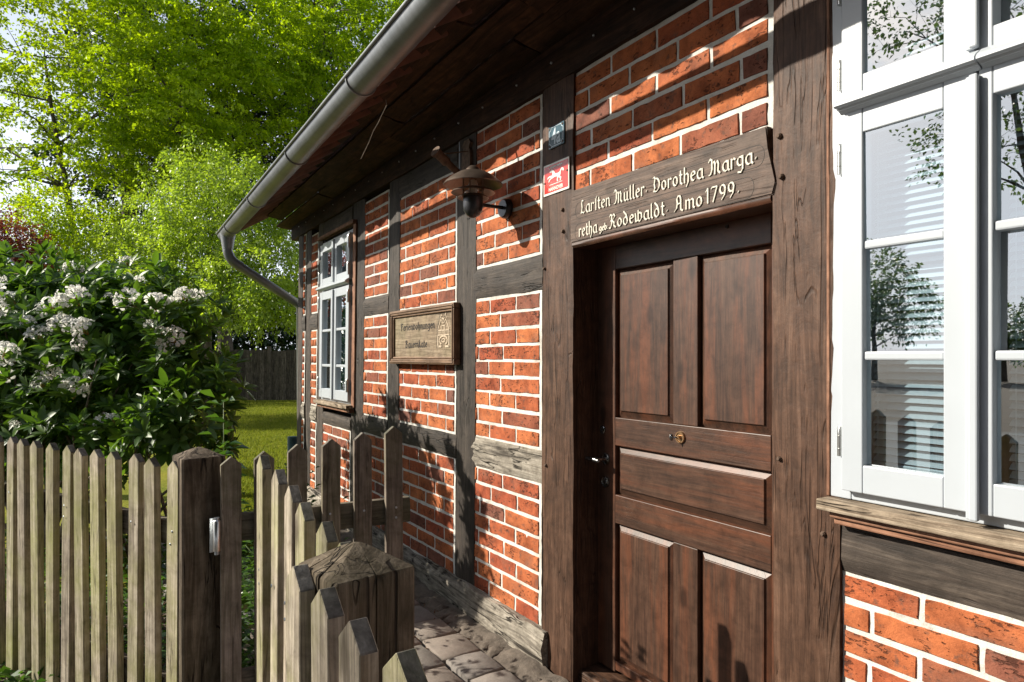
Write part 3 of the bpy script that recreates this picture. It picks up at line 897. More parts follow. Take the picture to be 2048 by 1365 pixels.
# broad-nib lettering: each glyph is a list of strokes in units of the x-height
def arc(cx, cy, rx, ry, a0, a1, n=7):
    return [(cx + rx * math.cos(math.radians(a0 + (a1 - a0) * i / n)), cy + ry * math.sin(math.radians(a0 + (a1 - a0) * i / n))) for i in range(n + 1)]
GL = {
 'a': (0.72, [arc(.34, .48, .27, .48, 60, 300, 8), [(.58, 1.0), (.58, .12), (.70, .0)], [(.40, .98), (.58, .92)]]),
 'b': (0.66, [[(.08, 1.65), (.08, .05)], arc(.30, .5, .25, .46, 150, -150, 9)]),
 'd': (0.72, [arc(.32, .46, .25, .46, 60, 420, 10), [(.52, .75), (.40, 1.2), (.10, 1.62)]]),
 'D': (0.98, [[(.02, 1.55), (.18, 1.70), (.30, 1.50), (.20, .9), (.28, .4), (.10, .02)], arc(.40, .75, .44, .74, 110, -120, 11), [(.08, .06), (.26, .10)]]),
 'e': (0.60, [arc(.32, .5, .24, .48, 40, 310, 9), [(.14, .52), (.50, .66), (.46, .92)]]),
 'f': (0.42, [[(.20, -.1), (.20, 1.35), (.42, 1.62)], [(.02, .98), (.40, .98)]]),
 'g': (0.70, [arc(.32, .55, .25, .42, 50, 310, 9), [(.56, 1.0), (.56, -.25), (.40, -.55), (.12, -.50)], [(.40, .97), (.62, 1.0)]]),
 'h': (0.66, [[(.10, 1.65), (.10, .0)], [(.12, .8), (.38, 1.0), (.52, .75), (.50, .0), (.30, -.45)]]),
 'i': (0.32, [[(.14, .98), (.14, .10), (.26, .0)], [(.12, 1.36), (.18, 1.44)]]),
 'k': (0.60, [[(.10, 1.65), (.10, .0)], [(.10, .55), (.42, .98)], [(.18, .60), (.50, .0)], [(.02, 1.0), (.36, 1.0)]]),
 'l': (0.32, [[(.22, 1.70), (.12, 1.60), (.12, .10), (.26, .0)]]),
 'L': (0.74, [[(.40, 1.62), (.22, 1.68), (.16, 1.35), (.22, .75), (.14, .25), (.02, .02)], [(.04, .08), (.30, .14), (.52, .02), (.66, .22)]]),
 'm': (1.02, [[(.10, 1.0), (.10, .0)], [(.12, .82), (.34, 1.0), (.46, .82), (.46, .0)], [(.48, .82), (.70, 1.0), (.84, .82), (.84, .12), (.96, .0)]]),
 'M': (1.30, [[(.0, 1.35), (.16, 1.66), (.34, 1.50), (.36, .55), (.22, .08), (.02, .02)], [(.34, 1.1), (.58, 1.34), (.66, 1.0), (.64, .0)], [(.68, 1.02), (.92, 1.30), (1.02, .95), (.98, .25), (1.16, .0)]]),
 'n': (0.68, [[(.10, 1.0), (.10, .0)], [(.12, .82), (.36, 1.0), (.50, .82), (.50, .10), (.62, .0)]]),
 'N': (0.68, [[(.10, 1.0), (.10, .0)], [(.12, .82), (.36, 1.0), (.50, .82), (.50, .10), (.62, .0)]]),
 'o': (0.66, [arc(.31, .49, .24, .47, 60, 420, 11)]),
 'r': (0.50, [[(.10, 1.0), (.10, .0)], [(.12, .80), (.30, 1.0), (.44, .88)]]),
 'R': (0.98, [[(.02, 1.40), (.16, 1.68), (.34, 1.52), (.34, .5), (.16, .02), (.0, .06)], [(.32, 1.40), (.62, 1.66), (.76, 1.35), (.38, .86)], [(.40, .88), (.66, .60), (.62, .25), (.86, .0)], [(.20, .9), (.50, .86)]]),
 's': (0.40, [[(.18, -.05), (.18, 1.35), (.38, 1.66)], [(.08, .90), (.20, 1.0)]]),
 't': (0.42, [[(.16, 1.45), (.16, .14), (.34, .0)], [(.02, 1.0), (.36, 1.0)]]),
 'u': (0.70, [[(.10, 1.0), (.10, .14), (.26, .0), (.48, .16)], [(.50, 1.0), (.50, .10), (.64, .0)]]),
 'U': (0.70, [[(.10, 1.0), (.10, .14), (.26, .0), (.48, .16)], [(.50, 1.0), (.50, .10), (.64, .0)], [(.16, 1.34), (.20, 1.42)], [(.42, 1.34), (.46, 1.42)]]),
 'w': (0.96, [[(.06, 1.0), (.14, .0), (.40, .20)], [(.42, 1.3), (.42, .05)], [(.42, .1), (.62, .0), (.84, .35), (.80, .85), (.58, 1.02), (.44, .8)]]),
 'A': (1.06, [[(.62, 1.62), (.40, 1.66), (.28, 1.35), (.34, .9), (.26, .35), (.0, .02)], [(.60, 1.66), (.70, 1.3), (.70, .15), (.90, .0)], [(.30, .78), (.72, .86)]]),
 'F': (0.86, [[(.10, 1.30), (.22, 1.64), (.46, 1.48), (.74, 1.66)], [(.30, 1.5), (.26, .7), (.30, .2), (.06, -.12)], [(.12, .88), (.56, .96)]]),
 'B': (0.92, [[(.04, 1.30), (.16, 1.64), (.28, 1.40), (.24, .3), (.06, .04)], [(.26, 1.5), (.60, 1.62), (.66, 1.2), (.36, .92)], [(.36, .92), (.76, .70), (.66, .12), (.30, .02), (.16, .14)]]),
 '1': (0.46, [[(.04, 1.20), (.24, 1.55), (.24, .0)]]),
 '7': (0.70, [[(.02, 1.38), (.10, 1.52), (.58, 1.52), (.20, .0)]]),
 '9': (0.68, [arc(.30, 1.06, .24, .44, 0, 360, 10), [(.54, 1.06), (.46, .45), (.20, .0)]]),
 '.': (0.40, [[(.10, .30), (.20, .42)], [(.12, .36), (.22, .48)]]),
 ':': (0.30, [[(.08, .10), (.14, .18)], [(.08, .70), (.14, .78)]]),
 ' ': (0.34, []),
}
def lettering(name, text, xh, x0, z0, y, length, mat, parent, nib=0.17, ang=38, depth=0.004, small=None):
    """lay text from x0 over `length` metres on the plane y, baseline z0"""
    adv = 0
    items = []
    for ch in text:
        s = 1.0
        w, st = GL[ch]
        items.append((adv, st)); adv += w + 0.10
    kx = length / adv
    nv = (nib * xh * math.cos(math.radians(ang)) * 0.5, nib * xh * math.sin(math.radians(ang)) * 0.5)
    th = nib * xh * 0.16
    vs, fs = [], []
    cnt = 0
    for a0, st in items:
        for line in st:
            q = [(x0 + (a0 + p[0]) * kx, z0 + p[1] * xh) for p in line]
            for (xa, za), (xb, zb) in zip(q[:-1], q[1:]):
                dx, dz = xb - xa, zb - za
                L = math.hypot(dx, dz)
                if L < 1e-6: continue
                ux, uz = dx / L, dz / L
                nx_, nz_ = -uz, ux
                # half width of the nib seen across the stroke
                hw = abs(nv[0] * nx_ + nv[1] * nz_) + th
                ex = 0.35 * hw
                c = [(xa - ux * ex + nx_ * hw, za - uz * ex + nz_ * hw), (xa - ux * ex - nx_ * hw, za - uz * ex - nz_ * hw),
                     (xb + ux * ex - nx_ * hw, zb + uz * ex - nz_ * hw), (xb + ux * ex + nx_ * hw, zb + uz * ex + nz_ * hw)]
                yo = y - depth - (cnt % 7) * 0.00012
                cnt += 1
                b0 = len(vs)
                for (cx, cz) in c: vs.append((cx, yo, cz))
                for (cx, cz) in c: vs.append((cx, y + 0.001, cz))
                fs += [(b0, b0 + 1, b0 + 2, b0 + 3), (b0, b0 + 4, b0 + 5, b0 + 1), (b0 + 1, b0 + 5, b0 + 6, b0 + 2), (b0 + 2, b0 + 6, b0 + 7, b0 + 3), (b0 + 3, b0 + 7, b0 + 4, b0)]
    return link(name, pydata(name, vs, fs), mat, parent)

YL = -0.0245
def lxp(px): return PX(px, YL)
l1 = "Larsten MUller. Dorothea Marga."
lettering('lettering', l1, 0.0335, lxp(1163), EYE + .628, YL, lxp(1521) - lxp(1163), M['letter'], lintel, nib=0.155)
lettering('lettering', "retha", 0.0335, lxp(1159), EYE + .530, YL, lxp(1197) - lxp(1159), M['letter'], lintel, nib=0.155)
lettering('lettering', "geb:", 0.017, lxp(1200), EYE + .532, YL, lxp(1219) - lxp(1200), M['letter'], lintel, nib=0.26)
lettering('lettering', "Rodewaldt. Amo", 0.0335, lxp(1220), EYE + .532, YL, lxp(1409) - lxp(1220), M['letter'], lintel, nib=0.155)
lettering('lettering', "1799.", 0.0335, lxp(1412), EYE + .534, YL, lxp(1486) - lxp(1412), M['letter'], lintel, nib=0.155)

def ribbon(name, pts, wd, y, mat, parent, depth=0.0015, closed=False):
    vs, fs = [], []
    n = len(pts)
    for i, (x, z) in enumerate(pts):
        pa, pb = pts[max(i - 1, 0)], pts[min(i + 1, n - 1)]
        dx, dz = pb[0] - pa[0], pb[1] - pa[1]
        L = math.hypot(dx, dz) or 1
        nx_, nz_ = -dz / L * wd / 2, dx / L * wd / 2
        vs += [(x + nx_, y - depth, z + nz_), (x - nx_, y - depth, z - nz_), (x + nx_, y + .001, z + nz_), (x - nx_, y + .001, z - nz_)]
    for i in range(n - 1):
        a = i * 4
        fs += [(a, a + 1, a + 5, a + 4), (a, a + 4, a + 6, a + 2), (a + 1, a + 3, a + 7, a + 5)]
    return link(name, pydata(name, vs, fs), mat, parent)
def cartouche(xa, xb, za, zb):
    r = (zb - za) / 2 * 0.8
    p = [(xa + r, za)] + [(xb - r + r * math.sin(t), (za + zb) / 2 - (zb - za) / 2 * math.cos(t)) for t in [math.pi * i / 8 for i in range(9)]]
    p += [(xa + r - r * math.sin(t), (za + zb) / 2 + (zb - za) / 2 * math.cos(t)) for t in [math.pi * i / 8 for i in range(9)]]
    return p
ribbon('carved_groove', cartouche(lxp(1151), lxp(1529), EYE + .612, EYE + .682), 0.0016, YL, M['ink'], lintel, 0.0006)
ribbon('carved_groove', cartouche(lxp(1150), lxp(1508), EYE + .518, EYE + .588), 0.0016, YL, M['ink'], lintel, 0.0006)

# --- wooden pegs and bolts on the frame
def peg(px, py, y=-0.02, r=0.011, mat='iron', name='bolt'):
    p = P(px, py, y)
    bm = bmesh.new()
    lathe(bm, [(0, .012), (r * .6, .0115), (r, .006), (r * 1.05, -.004)], 7)
    me = bm_mesh(bm, name)
    link(name, me, M[mat], house, Matrix.Translation(p) @ Matrix.Rotation(math.radians(90), 4, 'X') @ Matrix.Rotation(random.random(), 4, 'Z'))
for px, py in ((1127, 463), (1126, 420), (1560, 273), (1564, 354)): peg(px, py, r=.0095, mat='rust')
for px, py in ((1090, 538), (1093, 931), (1560, 918), (1648, 1068)): peg(px, py, r=.008, mat='rust')

# --- door
door = link('door', pydata('door', [(-.001, 0, 0), (.001, 0, 0), (0, 0, .001)], [(0, 1, 2)]), M['door'], house, Matrix.Translation(((DR0 + DR1) / 2, 0.19, 0.3)))
YD = 0.13
def dp(px, py): return P(px, py, YD)
dz = lambda px, py: P(px, py, YD).z
DX0, DX1 = DR0 - 0.005, DR1 + 0.005
xs0, xs1 = DX0, dp(1230.5, 700).x           # left stile
xm0, xm1 = dp(1346, 700).x, dp(1395, 700).x   # middle muntin
xr0 = dp(1542.5, 700).x                     # right stile starts
zt = (dz(1230.5, 538.4) + dz(1395, 513)) / 2
zb1 = dz(1230.5, 838.6); zb1 = (zb1 + dz(1541.7, 867)) / 2
zm1 = (dz(1230.5, 895) + dz(1541.7, 939)) / 2
zm0 = (dz(1230.5, 992) + dz(1541.7, 1068.8)) / 2
zl1 = (dz(1230.5, 1050.7) + dz(1541.7, 1140)) / 2
zl0 = dz(1230.5, 1322)
def dbox(name, x0, x1, z0, z1, along, y=YD, t=0.045, bev=0.003):
    return box(name, x0, x1, y, y + t, z0, z1, M['door'], door, bevel=bev, along=along)
DTOP = LB + 0.02
dbox('door_stile', xs0, xs1 - .001, 0.08, DTOP, 'z')
dbox('door_stile', xr0 + .001, DX1, 0.08, DTOP, 'z')
dbox('door_rail', xs1, xr0, zt, DTOP, 'x')
dbox('door_rail', xs1, xr0, zm1, zb1, 'x', y=YD - .001)
dbox('door_rail', xs1, xr0, zl1, zm0, 'x', y=YD - .001)
dbox('door_rail', xs1, xr0, 0.09, zl0, 'x')
dbox('door_muntin', xm0, xm1, zb1 + .001, zt - .001, 'z')
dbox('door_muntin', xm0, xm1, zl0 + .001, zl1 - .001, 'z')
def dpanel(x0, x1, z0, z1, along):
    bm = bmesh.new()
    g_ = 0.030
    hx, hz = (x1 - x0) / 2, (z1 - z0) / 2
    if along == 'z': hx, hz = hz, hx
    def ring(ix, y): return [bm.verts.new(v) for v in ((-hx + ix, y, -hz + ix), (hx - ix, y, -hz + ix), (hx - ix, y, hz - ix), (-hx + ix, y, hz - ix))]
    r = [ring(-.004, .026), ring(.004, .022), ring(g_, .008), ring(g_ + .0015, .003), ring(g_ + .003, .002)]
    for a, b in zip(r[:-1], r[1:]):
        for i in range(4):
            bm.faces.new((a[i], a[(i + 1) % 4], b[(i + 1) % 4], b[i]))
    bm.faces.new(r[-1])
    me = bm_mesh(bm, 'door_panel')
    c = Vector(((x0 + x1) / 2, YD, (z0 + z1) / 2))
    m = frame(c, (0, 0, 1), (0, 1, 0)) if along == 'z' else Matrix.Translation(c)
    link('door_panel', me, M['door'], door, m)
dpanel(xs1, xm0, zb1, zt, 'z'); dpanel(xm1, xr0, zb1, zt, 'z')
dpanel(xs1, xr0, zm0, zm1, 'x')
dpanel(xs1, xm0, zl0, zl1, 'z'); dpanel(xm1, xr0, zl0, zl1, 'z')
# frame rebate on the lock side and head
box('door_frame', DR0 - .01, DR0 + .012, 0.10, 0.185, 0.05, DTOP, M['door'], house, along='z')
box('door_frame', DR0 + .013, DR1 + .02, 0.105, 0.185, DTOP - .019, DTOP + .03, M['door'], house)
box('door_step', DR0 - .02, DR1 + .02, 0.02, 0.25, -0.02, 0.07, M['oak_door'], house, bevel=.01)

def disc(name, c, r, t, mat, parent, prof=None, seg=28):
    bm = bmesh.new()
    lathe(bm, prof or [(0, t), (r * .85, t), (r, t * .6), (r, 0)], seg)
    me = bm_mesh(bm, name, True); me.set_sharp_from_angle(angle=math.radians(35))
    return link(name, me, mat, parent, Matrix.Translation(c) @ Matrix.Rotation(math.radians(90), 4, 'X'))
hc = dp(1213, 918)
bmh = bmesh.new()
def handle_mesh():
    vs, fs = [], []
    def add(v, f):
        b = len(vs); vs.extend(v); fs.extend([tuple(b + i for i in q) for q in f])
    v, f = tube_vf([(0, 0, 0), (0, -.004, 0), (0, -.022, 0), (0, -.050, 0), (-.006, -.062, 0)], [.013, .009, .008, .010, .012], 14); add(v, f)
    pts = [(.030, -.064, -.004), (.024, -.064, -.003), (.018, -.064, -.002), (0, -.064, 0), (-.03, -.065, .001), (-.062, -.066, .0), (-.066, -.066, .0), (-.070, -.066, .0), (-.074, -.066, 0), (-.080, -.066, .001), (-.088, -.066, .001), (-.094, -.066, .001), (-.100, -.066, .001)]
    rad = [.003, .0095, .0085, .012, .0115, .009, .013, .009, .0135, .014, .009, .010, .004]
    v, f = tube_vf(pts, rad, 14); add(v, f)
    return pydata('door_handle', vs, fs, True)
ob = link('door_handle', handle_mesh(), M['blackmetal'], door, Matrix.Translation(hc))
def beaded(name, c, r):
    o_ = disc(name, c, r, .008, M['blackmetal'], door, prof=[(0, .009), (r * .42, .009), (r * .5, .005), (r * .74, .005), (r * .82, .009), (r * .97, .008), (r * 1.0, 0)], seg=30)
beaded('handle_rosette', hc, .026)
beaded('keyhole_rosette', dp(1212, 964), .026)
kp = dp(1212, 964)
box('keyhole', kp.x - .003, kp.x + .003, kp.y - .0105, kp.y - .004, kp.z - .011, kp.z + .006, M['ink'], door, bevel=0.001)
disc('lock_cover', dp(1206, 860), .019, .008, M['blackmetal'], door)
bc = dp(1362, 875)
disc('bell_plate', bc, .025, .006, M['brass'], door, prof=[(0, .006), (.017, .006), (.0185, .009), (.023, .009), (.025, .004), (.025, 0)])
disc('bell_boss', bc + Vector((0, -.006, 0)), .0075, .012, M['brass'], door)
def bell_key():
    bm = bmesh.new()
    v, f = tube_vf([(0, 0, 0), (0, -.02, 0)], .0035, 8)
    me = pydata('t', v, f); bm.from_mesh(me)
    e = bmesh.ops.create_uvsphere(bm, u_segments=14, v_segments=8, radius=1.0)
    for q in e['verts']:
        q.co = Vector((q.co.x * .0035, q.co.y * .009 - .028, q.co.z * .014))
    return bm_mesh(bm, 'bell_key', True)
link('bell_key', bell_key(), M['blackmetal'], door, Matrix.Translation(bc + Vector((0, -.012, 0))) @ Matrix.Rotation(math.radians(-35), 4, 'Z'))
pp = dp(1455, 454)
disc('peg_ring', pp, .007, .006, M['iron'], door)

# --- windows
WH = M['white']
def hinge(x, y, z, h, parent, r=.008, mat='steel'):
    bm = bmesh.new()
    lathe(bm, [(0, h / 2 + .003), (r * .7, h / 2 + .002), (r, h / 2 - .002), (r, h * .22 + .001), (r * .85, h * .22), (r, h * .22 - .001), (r, -h * .22 + .001), (r * .85, -h * .22), (r, -h * .22 - .001), (r, -h / 2 + .002), (0, -h / 2)], 14)
    me = bm_mesh(bm, 'hinge', True); me.set_sharp_from_angle(angle=math.radians(40))
    return link('hinge', me, M[mat], parent, Matrix.Translation((x, y, z)))

def sash(win, x0, x1, z0, z1, y, sw, rw_b, rw_t, muntins, t=0.045, bars=.022):
    """casement: stiles, rails, muntins and a pane for each opening"""
    b = dict(mat=WH, parent=win)
    box('sash_stile', x0, x0 + sw, y, y + t, z0, z1, WH, win, .003, 'z')
    box('sash_stile', x1 - sw, x1, y, y + t, z0, z1, WH, win, .003, 'z')
    box('sash_rail', x0 + sw + .0005, x1 - sw - .0005, y + .0008, y + t, z0, z0 + rw_b, WH, win, .003)
    box('sash_rail', x0 + sw + .0005, x1 - sw - .0005, y + .0008, y + t, z1 - rw_t, z1, WH, win, .003)
    edges = [z0 + rw_b] + list(muntins) + [z1 - rw_t]
    for m_ in muntins:
        box('muntin', x0 + sw + .0005, x1 - sw - .0005, y + .004, y + t - .008, m_ - bars / 2, m_ + bars / 2, WH, win, .005)
    for i in range(len(edges) - 1):
        za = edges[i] + (bars / 2 if i else 0); zb = edges[i + 1] - (bars / 2 if i < len(edges) - 2 else 0)
        me = pydata('pane', [(x0 + sw - .004, 0, za - .004), (x1 - sw + .004, 0, za - .004), (x1 - sw + .004, 0, zb + .004), (x0 + sw - .004, 0, zb + .004)], [(0, 1, 2, 3)])
        tl = Matrix.Translation((0, y + t * .62, 0)) @ Matrix.Rotation(0, 4, 'X')
        link('pane', me, M['glass'], win, tl)

def drip(name, x0, x1, y, z, parent, mat=None, k=1.0):
    prof = [(0, .030), (-.010, .027), (-.030, .012), (-.036, .004), (-.036, -.002), (-.030, -.006), (-.026, -.006), (-.026, -.001), (-.018, -.010), (-.012, -.010), (0, -.018)]
    vs, fs = [], []
    n = len(prof)
    for x in (x0, x1):
        for (py_, pz) in prof: vs.append((x, y + py_ * k, z + pz * k))
    for i in range(n):
        fs.append((i, (i + 1) % n, n + (i + 1) % n, n + i))
    fs.append(tuple(range(n))); fs.append(tuple(reversed(range(n, 2 * n))))
    return link(name, pydata(name, vs, fs), mat or WH, parent)

def anchor(name, loc, parent, mat):
    return link(name, pydata(name, [(-.001, 0, 0), (.001, 0, 0), (0, 0, .001)], [(0, 1, 2)]), mat, parent, Matrix.Translation(loc))

# large window beside the door
win = anchor('window', (XWC, 0.12, EYE + .2), house, WH)
ys = -0.045
zf0, zf1 = EYE - .402, EYE + 1.075
sl0 = PX(1682.5, ys); sst = PX(1724.5, ys) - sl0
sr1 = PX(1940, ys)
gR = PX(1886.5, ys)
sash_w2 = PX(1985, ys) - PX(1958, ys)
zs0, zs1 = EYE - .374, EYE + .690
ZU0, ZU1 = EYE + .712, EYE + 1.04
# frame
fw = sl0 - XW0 + 0.012
box('window_frame', XW0, XW0 + fw, -0.018, 0.10, zf0, zf1, WH, win, .003, 'z')
box('window_frame', XW1 - fw, XW1, -0.018, 0.10, zf0, zf1, WH, win, .003, 'z')
box('window_frame', XW0 + fw + .0005, XW1 - fw - .0005, -0.0165, 0.10, zf0, zs0 + .012, WH, win, .003)
box('window_frame', XW0 + fw + .0005, XW1 - fw - .0005, -0.0165, 0.10, ZU1 - .012, zf1, WH, win, .003)
box('window_transom', XW0 + fw + .0005, XW1 - fw - .0005, -0.0165, 0.10, zs1 - .012, ZU0 + .012, WH, win, .003)
wR = (sr1 - gR)
def big_half(x0, x1, stL, stR):
    for (za, zb, mt, rb, rt) in ((zs0, zs1, [EYE + .004, EYE + .308], zs0 and .077, .072), (ZU0, ZU1, [], .066, .05)):
        b_ = .0235
        box('sash_stile', x0, x0 + stL, ys, 0.0, za, zb, WH, win, .003, 'z')
        box('sash_stile', x1 - stR, x1, ys, 0.0, za, zb, WH, win, .003, 'z')
        box('sash_rail', x0 + stL + .0004, x1 - stR - .0004, ys + .0008, 0, za, za + rb, WH, win, .003)
        box('sash_rail', x0 + stL + .0004, x1 - stR - .0004, ys + .0008, 0, zb - rt, zb, WH, win, .003)
        ed = [za + rb] + mt + [zb - rt]
        for m_ in mt: box('muntin', x0 + stL + .0004, x1 - stR - .0004, ys + .006, -.006, m_ - b_ / 2, m_ + b_ / 2, WH, win, .005)
        for i in range(len(ed) - 1):
            p0 = ed[i] + (b_ / 2 if i else 0); p1 = ed[i + 1] - (b_ / 2 if i < len(ed) - 2 else 0)
            me = pydata('pane', [(x0 + stL - .004, 0, p0 - .004), (x1 - stR + .004, 0, p0 - .004), (x1 - stR + .004, 0, p1 + .004), (x0 + stL - .004, 0, p1 + .004)], [(0, 1, 2, 3)])
            link('pane', me, M['glass'], win, Matrix.Translation((0, -.018, 0)) @ Matrix.Rotation(math.radians(random.uniform(-.5, .5)), 4, 'X'))
xl1 = XWC - .004
big_half(sl0, xl1, sst, xl1 - gR)
big_half(XWC + .004, 2 * XWC - sl0, (PX(1985, ys) - XWC - .004), sst)
# astragal, two steps
ax0, ax1 = PX(1926, -.06), PX(1958.5, -.06)
for za, zb in ((zs0 - .015, EYE + .672), (EYE + .735, ZU1)):
    box('astragal', PX(1887, -.05) + .052, PX(1958.5, -.05), -0.056, -0.0455, za, zb, WH, win, .003, 'z')
    box('astragal', PX(1939, -.06), PX(1957, -.06), -0.067, -0.0565, za, zb, WH, win, .004, 'z')
drip('drip_moulding', PX(1676, -.06), PX(1957, -.06), -0.046, EYE + .700, win)
drip('drip_moulding', PX(1957, -.06) + .004, 2 * XWC - PX(1676, -.06), -0.046, EYE + .700, win)
for (px, py0, py1) in ((1677, 122, 182), (1677, 290, 350), (1677, 855, 914), (1677, -20, 10)):
    a_, b_ = P(px, py0, -.034), P(px, py1, -.034)
    hinge(a_.x, -.026, (a_.z + b_.z) / 2, abs(a_.z - b_.z), win, r=.0078)
# sill
sx0 = PX(1631.5, -.072)
sillo = box('window_sill', sx0, XW1 + .06, -0.072, 0.06, EYE - .437, EYE - .405, M['sill'], win, .004)
box('sill_moulding', sx0 + .028, XW1 + .03, -0.052, 0.05, EYE - .456, EYE - .4375, M['sill_red'], win, .004)
box('sill_moulding', sx0 + .034, XW1 + .03, -0.040, 0.05, EYE - .476, EYE - .4565, M['sill_red'], win, .005)
box('window_casing', XW0 - .010, XW0 - .0005, -0.022, 0.05, zf0, zf1, M['sill_red'], win, .002, 'z')

# venetian blind behind it
def blind(x0, x1, z0, z1, y, label, tilt, cat='blind'):
    b = empty('venetian_blind', ((x0 + x1) / 2, y, z0), label, cat)
    n = int((z1 - z0) / 0.021)
    vs = []
    w = .0125
    L = x1 - x0
    for i in range(5):
        u = -1 + 2 * i / 4
        vs.append((-L / 2, u * w, .0018 * (1 - u * u))); vs.append((L / 2, u * w, .0018 * (1 - u * u)))
    fs = [(2 * i, 2 * i + 1, 2 * i + 3, 2 * i + 2) for i in range(4)]
    me = pydata('slat', vs, fs, True); me.materials.append(M['blind'])
    for k in range(min(n, 290)):
        link('slat', me, None, b, Matrix.Translation(((x0 + x1) / 2, y, z0 + .03 + k * .021)) @ Matrix.Rotation(tilt, 4, 'X'))
    box('bottom_rail', x0, x1, y - .012, y + .012, z0 + .004, z0 + .018, M['blind'], b, .003)
    for f in (.06, .94):
        xx = x0 + (x1 - x0) * f
        tube('ladder_cord', [(xx, y - .014, z0), (xx, y - .014, z1)], .0009, M['blind'], b, 5)
blind(XW0 + .09, XWC - .03, zs0 + .06, EYE + 1.02, 0.055, 'pale venetian blind lowered behind the glass nearest the brown door', math.radians(38))
blind(XWC + .03, XW1 - .09, zs0 + .06, EYE + 1.02, 0.055, 'pale venetian blind lowered behind the right casement of the large window', math.radians(38))

# small window down the wall
winS = anchor('window', ((W0 + W1) / 2, 0.12, EYE), house, WH)
xa0, xa1 = PX(643.5, -.02), PX(704.5, -.02)
kx = lean((xa0 + xa1) / 2)
sz0, sz1 = EYE - .398, EYE + 1.072
def wsh(o):   # follow the lean of the frame
    return o
def sbox(name, x0, x1, y0, y1, z0, z1, mat, bev=.003, along='x'):
    c = (z0 + z1) / 2
    o_ = box(name, x0, x1, y0, y1, z0, z1, mat, None, bev, along)
    mb = o_.matrix_basis.copy()
    sh = Matrix.Identity(4); sh[0][2] = kx; sh[0][3] = -kx * EYE
    o_.parent = winS
    o_.matrix_basis = parent_world(winS).inverted() @ (Matrix.Translation((sh @ mb.translation) - mb.translation) @ mb)
    # lean the mesh itself
    R3 = mb.to_3x3()
    for v in o_.data.vertices:
        w_ = R3 @ v.co
        w_.x += kx * w_.z
        v.co = R3.inverted() @ w_
    return o_
fwS = .035
sbox('window_frame', xa0, xa0 + fwS, -.02, .09, sz0, sz1, WH, along='z')
sbox('window_frame', xa1 - fwS, xa1, -.02, .09, sz0, sz1, WH, along='z')
sbox('window_frame', xa0 + fwS, xa1 - fwS, -.0185, .09, sz0, sz0 + .035, WH)
sbox('window_frame', xa0 + fwS, xa1 - fwS, -.0185, .09, sz1 - .045, sz1, WH)
sbox('window_transom', xa0 + fwS, xa1 - fwS, -.0185, .09, EYE + .60, EYE + .66, WH)
xc_ = (xa0 + xa1) / 2
for (x0, x1) in ((xa0 + .022, xc_ - .003), (xc_ + .003, xa1 - .022)):
    for (za, zb, mts) in ((sz0 + .025, EYE + .605, [EYE - .075, EYE + .245]), (EYE + .655, sz1 - .03, [])):
        st, rb, rt = .075, .085, .075
        if zb - za < .5: rb = .07; rt = .07
        sbox('sash_stile', x0, x0 + st, -.05, -.005, za, zb, WH, along='z')
        sbox('sash_stile', x1 - st, x1, -.05, -.005, za, zb, WH, along='z')
        sbox('sash_rail', x0 + st, x1 - st, -.049, -.005, za, za + rb, WH)
        sbox('sash_rail', x0 + st, x1 - st, -.049, -.005, zb - rt, zb, WH)
        ed = [za + rb] + mts + [zb - rt]
        for m_ in mts: sbox('muntin', x0 + st, x1 - st, -.045, -.010, m_ - .012, m_ + .012, WH, .005)
        for i in range(len(ed) - 1):
            sbox('pane', x0 + st - .003, x1 - st + .003, -.023, -.019, ed[i] + (.011 if i else -.003), ed[i + 1] - (.011 if i < len(ed) - 2 else -.003), M['glass'], 0)
for za, zb in ((sz0 + .02, EYE + .60), (EYE + .67, sz1 - .03)):
    sbox('astragal', xc_ - .022, xc_ + .022, -.066, -.051, za, zb, WH, .004, 'z')
o = drip('drip_moulding', xa0 + .0, xa1 - .015, -.05, EYE + .632, winS)
o.location.x += kx * .632
for (za, zb) in ((.68, .80), (.90, 1.03), (.45, .57), (-.30, -.18)):
    z_ = EYE + (za + zb) / 2
    hinge(xa1 - .018 + kx * (z_ - EYE), -.056, z_, .11, winS, r=.010)
    hinge(xa0 + .018 + kx * (z_ - EYE), -.056, z_, .11, winS, r=.010)
sbox('window_casing', xa1 + .001, xa1 + .075, -.028, .05, sz0 - .02, sz1 + .03, M['sill_red'], .004, 'z')
sbox('window_casing', xa0 - .06, xa0 - .001, -.022, .05, sz0 - .02, sz1 + .03, M['oak_frame'], .004, 'z')
sbox('window_casing', xa0 - .08, xa1 + .06, -.05, .05, sz1 + .031, sz1 + .062, M['sill_red'], .004)
sbox('window_sill', xa0 - .05, xa1 + .05, -.085, .05, EYE - .432, EYE - .400, M['sill'], .004)
sbox('sill_moulding', xa0 - .02, xa1 + .04, -.055, .05, EYE - .465, EYE - .433, M['sill_red'], .005)
cu = empty('net_curtain', (xc_, .12, sz0), 'pale net curtain hanging inside the small far window', 'curtain')
vs, fs = [], []
for i in range(41):
    x = xa0 + .05 + (xa1 - xa0 - .1) * i / 40
    for z in (sz0 + .05, sz1 - .05): vs.append((x + kx * (z - EYE), .13 + .014 * math.sin(i * 1.25), z))
for i in range(40): fs.append((2 * i, 2 * i + 2, 2 * i + 3, 2 * i + 1))
link('curtain_cloth', pydata('curtain_cloth', vs, fs, True), M['curtain'], cu)

